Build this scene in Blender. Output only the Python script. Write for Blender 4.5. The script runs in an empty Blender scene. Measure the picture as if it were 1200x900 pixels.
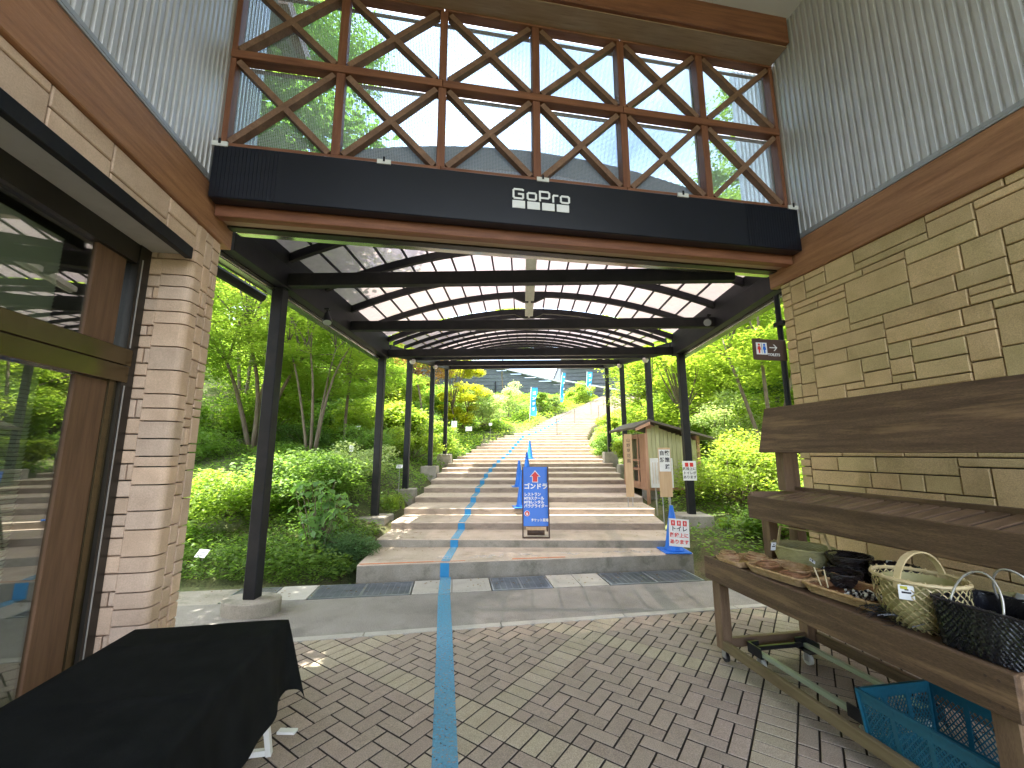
import bpy, math, random
import numpy as np
from math import sin, cos, pi, radians, sqrt
from mathutils import Vector, Matrix
random.seed(7); RNG = np.random.default_rng(7)
S = bpy.context.scene; C = S.collection
# ------------------------------------------------------------------ camera
TH = radians(11.37)                      # the building is turned against the canopy
cam_d = bpy.data.cameras.new('camera'); cam = bpy.data.objects.new('camera', cam_d); C.objects.link(cam)
cam_d.sensor_width = 36; cam_d.lens = 486.8/1200*36; cam_d.clip_start = .05; cam_d.clip_end = 800
P_, Y_, R_ = radians(9.35), radians(1.49), radians(.15)
fw = Vector((-sin(Y_)*cos(P_), cos(Y_)*cos(P_), sin(P_))); r0 = Vector((cos(Y_), sin(Y_), 0)); u0 = r0.cross(fw)
rt = r0*cos(R_)-u0*sin(R_); up = u0*cos(R_)+r0*sin(R_)
cam.matrix_world = Matrix(((rt.x, up.x, -fw.x, 0), (rt.y, up.y, -fw.y, 0), (rt.z, up.z, -fw.z, 1.55), (0, 0, 0, 1)))
S.camera = cam
# ------------------------------------------------------------------ sky, sun, exposure
SUN_EL, SUN_AZ = radians(72), radians(264)   # azimuth clockwise from +Y: the sun stands high to the left, a little behind the camera
w = bpy.data.worlds.new('World'); S.world = w; w.use_nodes = True
nt = w.node_tree; nt.nodes.clear()
sk = nt.nodes.new('ShaderNodeTexSky'); sk.sky_type = 'NISHITA'; sk.sun_disc = False
sk.sun_elevation = SUN_EL; sk.sun_rotation = SUN_AZ; sk.dust_density = 2.2; sk.air_density = 1.0; sk.ozone_density = 1.0
# thin bright summer cloud mixed evenly over the sky
tc = nt.nodes.new('ShaderNodeTexCoord'); nz = nt.nodes.new('ShaderNodeTexNoise'); nz.inputs['Scale'].default_value = 2.2; nz.inputs['Detail'].default_value = 6
cr = nt.nodes.new('ShaderNodeValToRGB'); cr.color_ramp.elements[0].position = .40; cr.color_ramp.elements[1].position = .68
mx = nt.nodes.new('ShaderNodeMixRGB'); mx.inputs[2].default_value = (9.6, 9.9, 10.4, 1)
ml = nt.nodes.new('ShaderNodeMath'); ml.operation = 'MULTIPLY'; ml.inputs[1].default_value = .75
bg = nt.nodes.new('ShaderNodeBackground'); bg.inputs[1].default_value = .15
ow = nt.nodes.new('ShaderNodeOutputWorld')
nt.links.new(tc.outputs['Generated'], nz.inputs['Vector']); nt.links.new(nz.outputs[0], cr.inputs[0]); nt.links.new(cr.outputs[0], ml.inputs[0])
nt.links.new(ml.outputs[0], mx.inputs[0]); nt.links.new(sk.outputs[0], mx.inputs[1]); nt.links.new(mx.outputs[0], bg.inputs[0]); nt.links.new(bg.outputs[0], ow.inputs[0])
sd = bpy.data.lights.new('sun', 'SUN'); sd.energy = 3.5; sd.angle = radians(.5); sd.color = (1, .95, .87)
so = bpy.data.objects.new('sun', sd); C.objects.link(so)
sv = Vector((sin(SUN_AZ)*cos(SUN_EL), cos(SUN_AZ)*cos(SUN_EL), sin(SUN_EL)))
so.rotation_euler = sv.to_track_quat('Z', 'Y').to_euler(); so.location = (0, -5, 20)
S.view_settings.view_transform = 'Standard'; S.view_settings.look = 'None'; S.view_settings.gamma = 1
S.view_settings.exposure = 2.9
S.cycles.max_bounces = 7; S.cycles.transparent_max_bounces = 12; S.cycles.diffuse_bounces = 4
S.cycles.use_denoising = True; S.cycles.sample_clamp_indirect = 6

# ------------------------------------------------------------------ materials
def newmat(name):
    m = bpy.data.materials.new(name); m.use_nodes = True; t = m.node_tree; t.nodes.clear()
    o = t.nodes.new('ShaderNodeOutputMaterial'); return m, t, o
def nd(t, typ, **k):
    n = t.nodes.new(typ)
    for a, v in k.items():
        if a.startswith('i_'): n.inputs[a[2:].replace('_', ' ')].default_value = v
        else: setattr(n, a, v)
    return n
def rgb(c): return (c[0], c[1], c[2], 1)
def coords(t, stretch=(1, 1, 1)):
    tc = nd(t, 'ShaderNodeTexCoord'); oi = nd(t, 'ShaderNodeObjectInfo')
    mu = nd(t, 'ShaderNodeVectorMath', operation='MULTIPLY'); mu.inputs[1].default_value = stretch
    sc = nd(t, 'ShaderNodeMath', operation='MULTIPLY'); sc.inputs[1].default_value = 37
    ad = nd(t, 'ShaderNodeVectorMath', operation='ADD')
    t.links.new(tc.outputs['Object'], mu.inputs[0]); t.links.new(oi.outputs['Random'], sc.inputs[0])
    t.links.new(mu.outputs[0], ad.inputs[0]); t.links.new(sc.outputs[0], ad.inputs[1])
    return ad.outputs[0], oi.outputs['Random']
def pmat(name, c1, c2, scale=5, rough=.7, bump=.15, stretch=(1, 1, 1), rnd=0., fine=0, fineamt=.25, metal=0, spec=.4, stain=None, bscale=None, hue=None):
    """noise-blended procedural surface; rnd = brightness change from piece to piece, fine = speckle scale, stain = (colour, scale, amount)"""
    m, t, o = newmat(name); v, r = coords(t, stretch)
    b = nd(t, 'ShaderNodeBsdfPrincipled'); b.inputs['Roughness'].default_value = rough; b.inputs['Metallic'].default_value = metal
    b.inputs['Specular IOR Level'].default_value = spec
    n1 = nd(t, 'ShaderNodeTexNoise'); n1.inputs['Scale'].default_value = scale; n1.inputs['Detail'].default_value = 6; n1.inputs['Roughness'].default_value = .6
    rp = nd(t, 'ShaderNodeValToRGB'); rp.color_ramp.elements[0].position = .32; rp.color_ramp.elements[1].position = .68
    rp.color_ramp.elements[0].color = rgb(c1); rp.color_ramp.elements[1].color = rgb(c2)
    t.links.new(v, n1.inputs['Vector']); t.links.new(n1.outputs[0], rp.inputs[0]); col = rp.outputs[0]
    if fine:
        n2 = nd(t, 'ShaderNodeTexNoise'); n2.inputs['Scale'].default_value = fine; n2.inputs['Detail'].default_value = 2
        mr = nd(t, 'ShaderNodeMapRange'); mr.inputs[1].default_value = .3; mr.inputs[2].default_value = .7; mr.inputs[3].default_value = 1-fineamt; mr.inputs[4].default_value = 1+fineamt
        mm = nd(t, 'ShaderNodeVectorMath', operation='SCALE')
        t.links.new(v, n2.inputs['Vector']); t.links.new(n2.outputs[0], mr.inputs[0]); t.links.new(col, mm.inputs[0]); t.links.new(mr.outputs[0], mm.inputs['Scale']); col = mm.outputs[0]
    if stain:
        n3 = nd(t, 'ShaderNodeTexNoise'); n3.inputs['Scale'].default_value = stain[1]; n3.inputs['Detail'].default_value = 8; n3.inputs['Roughness'].default_value = .7
        r3 = nd(t, 'ShaderNodeMapRange'); r3.inputs[1].default_value = .52; r3.inputs[2].default_value = .66; r3.inputs[4].default_value = stain[2]
        m3 = nd(t, 'ShaderNodeMixRGB'); m3.inputs[2].default_value = rgb(stain[0])
        t.links.new(v, n3.inputs['Vector']); t.links.new(n3.outputs[0], r3.inputs[0]); t.links.new(r3.outputs[0], m3.inputs[0]); t.links.new(col, m3.inputs[1]); col = m3.outputs[0]
    if rnd:
        mr = nd(t, 'ShaderNodeMapRange'); mr.inputs[3].default_value = 1-rnd; mr.inputs[4].default_value = 1+rnd
        mm = nd(t, 'ShaderNodeVectorMath', operation='SCALE')
        t.links.new(r, mr.inputs[0]); t.links.new(col, mm.inputs[0]); t.links.new(mr.outputs[0], mm.inputs['Scale']); col = mm.outputs[0]
    if hue:      # some pieces lean to a second hue
        mh = nd(t, 'ShaderNodeMath', operation='MULTIPLY'); mh.inputs[1].default_value = 7.31
        fr = nd(t, 'ShaderNodeMath', operation='FRACT'); m4 = nd(t, 'ShaderNodeMixRGB', blend_type='MULTIPLY'); m4.inputs[2].default_value = rgb(hue)
        t.links.new(r, mh.inputs[0]); t.links.new(mh.outputs[0], fr.inputs[0]); t.links.new(fr.outputs[0], m4.inputs[0]); t.links.new(col, m4.inputs[1]); col = m4.outputs[0]
    t.links.new(col, b.inputs['Base Color'])
    if bump:
        bp = nd(t, 'ShaderNodeBump'); bp.inputs['Strength'].default_value = bump; bp.inputs['Distance'].default_value = .01
        n4 = nd(t, 'ShaderNodeTexNoise'); n4.inputs['Scale'].default_value = bscale or (fine or scale*4); n4.inputs['Detail'].default_value = 5
        t.links.new(v, n4.inputs['Vector']); t.links.new(n4.outputs[0], bp.inputs['Height']); t.links.new(bp.outputs[0], b.inputs['Normal'])
    t.links.new(b.outputs[0], o.inputs[0]); return m
def leafmat(name, c1, c2, trans=.58, gloss=.03):
    m, t, o = newmat(name)
    at = nd(t, 'ShaderNodeAttribute', attribute_name='tone'); mxc = nd(t, 'ShaderNodeMixRGB'); mxc.inputs[1].default_value = rgb(c1); mxc.inputs[2].default_value = rgb(c2)
    t.links.new(at.outputs['Fac'], mxc.inputs[0])
    d = nd(t, 'ShaderNodeBsdfDiffuse'); tr = nd(t, 'ShaderNodeBsdfTranslucent'); g = nd(t, 'ShaderNodeBsdfGlossy'); g.inputs['Roughness'].default_value = .55
    yl = nd(t, 'ShaderNodeMixRGB', blend_type='MULTIPLY'); yl.inputs[0].default_value = 1; yl.inputs[2].default_value = (1.65, 1.7, .9, 1)
    t.links.new(mxc.outputs[0], d.inputs[0]); t.links.new(mxc.outputs[0], yl.inputs[1]); t.links.new(yl.outputs[0], tr.inputs[0])
    m1 = nd(t, 'ShaderNodeMixShader'); m1.inputs[0].default_value = trans; m2 = nd(t, 'ShaderNodeMixShader'); m2.inputs[0].default_value = gloss
    t.links.new(d.outputs[0], m1.inputs[1]); t.links.new(tr.outputs[0], m1.inputs[2]); t.links.new(m1.outputs[0], m2.inputs[1]); t.links.new(g.outputs[0], m2.inputs[2])
    t.links.new(m2.outputs[0], o.inputs[0]); return m
def glassmat(name, refl=.12, tint=(1, 1, 1), rough=.0, edge=.5):
    m, t, o = newmat(name)
    lw = nd(t, 'ShaderNodeLayerWeight'); lw.inputs[0].default_value = .35
    mr = nd(t, 'ShaderNodeMapRange'); mr.inputs[3].default_value = refl; mr.inputs[4].default_value = edge
    tr = nd(t, 'ShaderNodeBsdfTransparent'); tr.inputs[0].default_value = rgb(tint); g = nd(t, 'ShaderNodeBsdfGlossy'); g.inputs['Roughness'].default_value = rough
    mxs = nd(t, 'ShaderNodeMixShader'); t.links.new(lw.outputs['Facing'], mr.inputs[0]); t.links.new(mr.outputs[0], mxs.inputs[0])
    t.links.new(tr.outputs[0], mxs.inputs[1]); t.links.new(g.outputs[0], mxs.inputs[2]); t.links.new(mxs.outputs[0], o.inputs[0]); return m
def panelmat(name, tint, transp, diff):
    m, t, o = newmat(name); v, r = coords(t)
    n1 = nd(t, 'ShaderNodeTexNoise'); n1.inputs['Scale'].default_value = 9; n1.inputs['Detail'].default_value = 7; n1.inputs['Roughness'].default_value = .7
    mr = nd(t, 'ShaderNodeMapRange'); mr.inputs[1].default_value = .35; mr.inputs[2].default_value = .7; mr.inputs[3].default_value = transp; mr.inputs[4].default_value = transp*.55
    t.links.new(v, n1.inputs['Vector']); t.links.new(n1.outputs[0], mr.inputs[0])
    tr = nd(t, 'ShaderNodeBsdfTransparent'); tr.inputs[0].default_value = rgb(tint); tl = nd(t, 'ShaderNodeBsdfTranslucent'); tl.inputs[0].default_value = rgb(diff)
    df = nd(t, 'ShaderNodeBsdfDiffuse'); df.inputs[0].default_value = rgb(diff); gl = nd(t, 'ShaderNodeBsdfGlossy'); gl.inputs['Roughness'].default_value = .12
    a = nd(t, 'ShaderNodeMixShader'); a.inputs[0].default_value = .25; b = nd(t, 'ShaderNodeMixShader'); c = nd(t, 'ShaderNodeMixShader'); c.inputs[0].default_value = .08
    t.links.new(tl.outputs[0], a.inputs[1]); t.links.new(df.outputs[0], a.inputs[2]); t.links.new(mr.outputs[0], b.inputs[0]); t.links.new(a.outputs[0], b.inputs[1]); t.links.new(tr.outputs[0], b.inputs[2])
    t.links.new(b.outputs[0], c.inputs[1]); t.links.new(gl.outputs[0], c.inputs[2]); t.links.new(c.outputs[0], o.inputs[0]); return m
def meshscreen(name):
    m, t, o = newmat(name); v, r = coords(t, (1, 1, 1)); sp = nd(t, 'ShaderNodeSeparateXYZ'); t.links.new(v, sp.inputs[0]); outs = []
    for ax in (0, 2):
        f = nd(t, 'ShaderNodeMath', operation='MULTIPLY'); f.inputs[1].default_value = 72; g = nd(t, 'ShaderNodeMath', operation='FRACT'); h = nd(t, 'ShaderNodeMath', operation='LESS_THAN'); h.inputs[1].default_value = .30
        t.links.new(sp.outputs[ax], f.inputs[0]); t.links.new(f.outputs[0], g.inputs[0]); t.links.new(g.outputs[0], h.inputs[0]); outs.append(h)
    mxm = nd(t, 'ShaderNodeMath', operation='MAXIMUM'); t.links.new(outs[0].outputs[0], mxm.inputs[0]); t.links.new(outs[1].outputs[0], mxm.inputs[1])
    tr = nd(t, 'ShaderNodeBsdfTransparent'); d = nd(t, 'ShaderNodeBsdfDiffuse'); d.inputs[0].default_value = (.35, .36, .38, 1); ms = nd(t, 'ShaderNodeMixShader')
    t.links.new(mxm.outputs[0], ms.inputs[0]); t.links.new(tr.outputs[0], ms.inputs[1]); t.links.new(d.outputs[0], ms.inputs[2]); t.links.new(ms.outputs[0], o.inputs[0]); return m
def paintmat(name, col, opaq):
    m, t, o = newmat(name); v, r = coords(t); n1 = nd(t, 'ShaderNodeTexNoise'); n1.inputs['Scale'].default_value = 60; n1.inputs['Detail'].default_value = 4
    mr = nd(t, 'ShaderNodeMapRange'); mr.inputs[1].default_value = .3; mr.inputs[2].default_value = .7; mr.inputs[3].default_value = opaq-.22; mr.inputs[4].default_value = min(1, opaq+.12)
    tr = nd(t, 'ShaderNodeBsdfTransparent'); d = nd(t, 'ShaderNodeBsdfDiffuse'); d.inputs[0].default_value = rgb(col); ms = nd(t, 'ShaderNodeMixShader')
    t.links.new(v, n1.inputs['Vector']); t.links.new(n1.outputs[0], mr.inputs[0]); t.links.new(mr.outputs[0], ms.inputs[0]); t.links.new(tr.outputs[0], ms.inputs[1]); t.links.new(d.outputs[0], ms.inputs[2]); t.links.new(ms.outputs[0], o.inputs[0]); return m
M = {}
M['brickL'] = pmat('tan_stone_tile', (.56, .39, .27), (.68, .49, .35), 7, .75, .18, rnd=.10, fine=140, fineamt=.10, hue=(.93, .98, 1.06), bscale=60)
M['brickR'] = pmat('buff_stone_tile', (.47, .33, .165), (.62, .43, .235), 4, .8, .45, rnd=.10, fine=150, fineamt=.18, hue=(.88, .97, .92), bscale=60)
M['mortar'] = pmat('dark_mortar', (.07, .062, .055), (.12, .105, .09), 20, .95, .2)
M['timber'] = pmat('stained_timber', (.23, .105, .05), (.40, .20, .10), 3, .5, .12, stretch=(9, .7, 9), fine=60, fineamt=.12, stain=((.38, .2, .1), 1.6, .35))
M['timberz'] = pmat('stained_timber_upright', (.15, .055, .028), (.25, .10, .05), 3, .55, .12, stretch=(9, 9, .8), fine=60, fineamt=.12)
M['timberx'] = pmat('stained_timber_cross', (.15, .055, .028), (.27, .11, .052), 3, .55, .12, stretch=(.8, 9, 9), fine=60, fineamt=.12)
M['doorwood'] = pmat('brown_door_timber', (.10, .052, .028), (.165, .09, .05), 3, .5, .1, stretch=(9, 9, .8))
M['brace'] = pmat('greyed_brace_timber', (.16, .085, .052), (.25, .14, .085), 8, .6, .12, fine=60, fineamt=.15)
M['soffitwood'] = pmat('pale_soffit_timber', (.30, .20, .12), (.40, .28, .18), 3, .6, .1, stretch=(.8, 9, 9), stain=((.12, .06, .03), 5, .3))
M['corr'] = pmat('galvanised_sheet', (.56, .555, .55), (.66, .655, .65), 2, .42, .04, metal=.35, fine=300, fineamt=.05)
M['flash'] = pmat('grey_flashing', (.42, .43, .44), (.50, .51, .52), 3, .45, .03, metal=.5)
M['black'] = pmat('black_painted_steel', (.004, .0045, .006), (.009, .010, .013), 4, .55, .03, fine=90, fineamt=.1, spec=.3, stain=((.03, .027, .024), 3, .35))
M['blackband'] = pmat('black_sign_panel', (.003, .004, .008), (.006, .007, .013), 2, .35, .02)
M['white'] = pmat('white_paint', (.74, .74, .72), (.82, .82, .80), 4, .5, .03)
M['dirtywhite'] = pmat('weathered_white', (.55, .55, .50), (.72, .72, .68), 6, .6, .05)
M['ceil'] = pmat('white_ceiling_board', (.74, .74, .76), (.80, .80, .82), 1.5, .8, .02)
M['soffit'] = pmat('grey_soffit', (.50, .48, .44), (.58, .56, .52), 3, .7, .05, stain=((.35, .33, .3), 4, .3))
M['alu'] = pmat('bronze_aluminium', (.11, .085, .045), (.15, .12, .065), 3, .25, .02, metal=.8)
M['darkalu'] = pmat('dark_window_frame', (.03, .026, .022), (.05, .045, .038), 3, .35, .02, metal=.4)
M['gutter'] = pmat('polished_gutter', (.55, .55, .5), (.66, .66, .6), 2, .16, .05, metal=.95, stretch=(.5, 1, 4))
M['paver'] = pmat('brown_paver', (.30, .235, .19), (.38, .305, .25), 5, .85, .3, rnd=.08, fine=170, fineamt=.28, hue=(.95, .98, .95), bscale=90, stain=((.15, .125, .10), 5, .35))
M['paverlight'] = pmat('buff_paver', (.345, .285, .215), (.425, .36, .28), 6, .88, .3, rnd=.08, fine=210, fineamt=.34, hue=(.97, 1.0, .94), bscale=110, stain=((.20, .17, .13), 6, .3))
M['joint'] = pmat('joint_sand', (.028, .022, .017), (.05, .042, .032), 30, 1, .3)
M['road'] = pmat('washed_aggregate_road', (.20, .185, .165), (.29, .27, .245), 1.6, .9, .4, fine=130, fineamt=.38, bscale=120, stain=((.13, .12, .105), 2.2, .5))
M['kerb'] = pmat('pale_kerb', (.36, .34, .30), (.44, .42, .37), 5, .85, .1, fine=120, fineamt=.12)
M['conc'] = pmat('weathered_concrete', (.23, .21, .17), (.36, .33, .28), 3, .9, .3, fine=90, fineamt=.14, stain=((.12, .12, .085), 4, .65))
M['riser'] = pmat('stained_shaded_riser', (.25, .20, .155), (.35, .285, .225), 4, .9, .3, fine=100, fineamt=.2, stain=((.13, .11, .085), 3.5, .6), stretch=(1, 1, 3))  # darker than the treads: dirt plus riser shade put into the colour
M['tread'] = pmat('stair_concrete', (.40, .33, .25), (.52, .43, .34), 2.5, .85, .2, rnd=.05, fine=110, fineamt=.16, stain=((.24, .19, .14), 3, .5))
M['grate'] = pmat('galvanised_grating', (.20, .22, .24), (.32, .34, .36), 5, .45, .05, metal=.7)
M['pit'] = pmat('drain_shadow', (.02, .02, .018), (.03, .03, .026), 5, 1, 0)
M['soil'] = pmat('leaf_litter_soil', (.05, .075, .02), (.12, .12, .05), 3, 1, .7, fine=40, fineamt=.45, stain=((.13, .095, .06), .9, .8))
M['bluep'] = paintmat('sky_blue_line_paint', (.12, .41, .64), .60)
M['bluep2'] = pmat('shaded_blue_line', (.02, .20, .42), (.03, .24, .47), 6, .6, .02)  # deeper blue for the risers: their shade is put into the colour
M['orangep'] = paintmat('orange_edge_paint', (.75, .20, .05), .72)
M['chalk'] = paintmat('worn_white_paint', (.75, .72, .68), .45)
M['glassdoor'] = glassmat('door_glass', .20, (.80, .85, .80), .0, .42)
M['glassup'] = glassmat('clerestory_glass', .05, (.62, .72, .80), .0, .3)
M['screen'] = meshscreen('insect_screen')
M['panel'] = panelmat('polycarbonate_panel', (.80, .745, .75), .34, (.34, .30, .295))
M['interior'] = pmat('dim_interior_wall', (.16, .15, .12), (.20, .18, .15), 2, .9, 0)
M['blind'] = pmat('blind_slats', (.66, .66, .56), (.76, .76, .66), 4, .6, 0)
M['cloth'] = pmat('black_cloth', (.006, .007, .007), (.011, .012, .012), 9, .95, .2, spec=.1, fine=400, fineamt=.3)
M['rack'] = pmat('dark_stained_boards', (.080, .046, .027), (.155, .094, .054), 3, .6, .3, stretch=(9, .7, 9), fine=90, fineamt=.35, stain=((.36, .22, .11), 1.7, .5))
M['rackx'] = pmat('dark_stained_slats', (.13, .078, .046), (.235, .15, .09), 3, .55, .2, stretch=(.8, 8, 8), rnd=.2, fine=70, fineamt=.2, stain=((.2, .12, .07), 3, .4))
M['rackz'] = pmat('dark_stained_posts', (.115, .068, .038), (.215, .135, .078), 3, .6, .2, stretch=(8, 8, .8), fine=70, fineamt=.2, stain=((.2, .12, .065), 3, .4))
M['railwood'] = pmat('worn_low_rail', (.12, .085, .042), (.20, .15, .08), 3, .7, .2, stretch=(8, .8, 8))
M['wicker'] = pmat('honey_wicker', (.34, .20, .09), (.52, .34, .17), 40, .55, .2, rnd=.1)
M['wickerred'] = pmat('reddish_vine', (.22, .10, .045), (.38, .19, .09), 40, .6, .2)
M['bamboo'] = pmat('pale_green_bamboo', (.30, .27, .11), (.46, .40, .19), 12, .45, .1, rnd=.1)
M['bamboolight'] = pmat('bright_bamboo_strip', (.50, .38, .19), (.66, .53, .30), 14, .4, .1)
M['darkvine'] = pmat('black_vine', (.010, .006, .006), (.030, .018, .016), 30, .35, .3)
M['blackstraw'] = pmat('black_lacquered_weave', (.008, .008, .011), (.018, .018, .022), 30, .28, .3, spec=.6)
M['silver'] = pmat('clear_plastic_handle', (.40, .38, .34), (.5, .48, .44), 10, .2, 0, metal=.4)
M['tag'] = pmat('paper_tag', (.72, .72, .70), (.80, .80, .78), 10, .7, 0)
M['yellow_print'] = pmat('yellow_print', (.45, .42, .05), (.5, .46, .06), 5, .6, 0)
M['ink'] = pmat('dark_print', (.02, .02, .03), (.03, .03, .04), 5, .6, 0)
M['crate'] = pmat('teal_plastic', (.010, .085, .13), (.015, .11, .165), 3, .35, .03, fine=60, fineamt=.08)
M['dollybar'] = pmat('pale_green_bar', (.30, .34, .22), (.38, .42, .29), 4, .5, .03)
M['plasticblack'] = pmat('black_plastic', (.012, .012, .015), (.02, .02, .024), 8, .4, .03)
M['signblue'] = pmat('sign_blue', (.010, .13, .58), (.014, .15, .64), 2, .35, .02, stain=((.02, .16, .5), 3, .4))
M['coneblue'] = pmat('cone_blue', (.012, .13, .56), (.018, .16, .62), 5, .4, .02)
M['red'] = pmat('sign_red', (.62, .03, .03), (.68, .05, .04), 5, .5, 0)
M['brownsign'] = pmat('brown_sign_board', (.075, .045, .033), (.10, .06, .045), 5, .5, .04)
M['rust'] = pmat('rusted_stand', (.045, .028, .02), (.10, .06, .04), 12, .7, .15)
M['palewood'] = pmat('pale_board', (.50, .33, .18), (.60, .42, .25), 3, .7, .1, stretch=(8, 8, .8))
M['hutwood'] = pmat('reddish_hut_boards', (.34, .18, .11), (.46, .26, .165), 3, .7, .15, stretch=(8, 8, .8), rnd=.1)
M['hutgreen'] = pmat('weathered_hut_siding', (.27, .26, .125), (.38, .36, .20), 3, .8, .15, stretch=(8, 8, .6), rnd=.12)
M['hutroof'] = pmat('dark_hut_roof', (.06, .045, .035), (.10, .08, .06), 4, .7, .1)
M['steel'] = pmat('grey_steel_pole', (.35, .35, .35), (.45, .45, .45), 5, .4, .02, metal=.6)
M['railmetal'] = pmat('dark_handrail', (.10, .09, .09), (.15, .14, .13), 5, .5, .02)
M['zinc'] = pmat('dark_grey_cladding', (.075, .085, .10), (.10, .112, .13), 2, .7, .05, rnd=.06)
M['bark'] = pmat('grey_brown_bark', (.09, .065, .045), (.20, .155, .115), 6, .95, .6, stretch=(3, 3, .7), stain=((.10, .12, .05), 3, .5))
M['palebark'] = pmat('pale_bark', (.30, .28, .24), (.42, .40, .35), 6, .9, .4, stretch=(3, 3, .7))
M['lampglass'] = pmat('frosted_lamp', (.62, .58, .55), (.70, .66, .62), 5, .4, 0)
M['lens'] = pmat('spotlight_lens', (.35, .36, .38), (.45, .46, .48), 5, .1, 0, metal=.5)
M['maple'] = leafmat('maple_leaf', (.13, .215, .035), (.29, .38, .075))
M['maple2'] = leafmat('yellow_green_maple_leaf', (.14, .22, .03), (.32, .39, .07))
M['green'] = leafmat('green_leaf', (.10, .19, .045), (.24, .35, .09))
M['deep'] = leafmat('deep_green_leaf', (.06, .12, .03), (.12, .21, .05), .35)
M['yellow'] = leafmat('yellow_leaf', (.30, .31, .02), (.55, .54, .06))
M['redleaf'] = leafmat('red_maple_leaf', (.17, .10, .05), (.33, .20, .10))
M['palebush'] = leafmat('pale_variegated_leaf', (.16, .24, .09), (.50, .55, .32))
M['hydr'] = leafmat('broad_leaf', (.09, .20, .05), (.20, .34, .10), .45, .04)
M['moss'] = leafmat('low_bluegreen_leaf', (.07, .15, .06), (.15, .26, .10), .3)
M['cover'] = leafmat('ground_cover_leaf', (.08, .165, .03), (.21, .32, .06))
M['litter'] = leafmat('dry_leaf', (.10, .06, .03), (.26, .17, .07), .2)
M['grass'] = leafmat('grass_blade', (.09, .16, .012), (.26, .34, .04))

# ------------------------------------------------------------------ geometry helpers
ORG = {}
def tagp(o, label=None, cat=None, group=None, kind=None):
    for k, v in (('label', label), ('category', cat), ('group', group), ('kind', kind)):
        if v: o[k] = v
def thing(name, label, cat, loc=(0, 0, 0), rz=0, group=None, kind=None, origin=None):
    o = bpy.data.objects.new(name, None); C.objects.link(o); o.empty_display_size = .2
    o.rotation_euler = (0, 0, rz); o.location = loc; tagp(o, label, cat, group, kind)
    if origin is not None:      # geometry given in frame coordinates, base of the thing at origin
        ORG[o.name] = Vector(origin); o.location = Matrix.Rotation(rz, 4, 'Z') @ Vector(origin)
    return o
def org(p):
    while p is not None:
        if p.name in ORG: return ORG[p.name]
        p = p.parent
    return Vector((0, 0, 0))
def link(name, me, parent=None, loc=None, rot=None, mat=None):
    o = bpy.data.objects.new(name, me); C.objects.link(o); o.parent = parent
    if loc is not None: o.location = loc
    if rot is not None: o.rotation_euler = rot
    if mat is not None and not me.materials: me.materials.append(mat)
    return o
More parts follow.
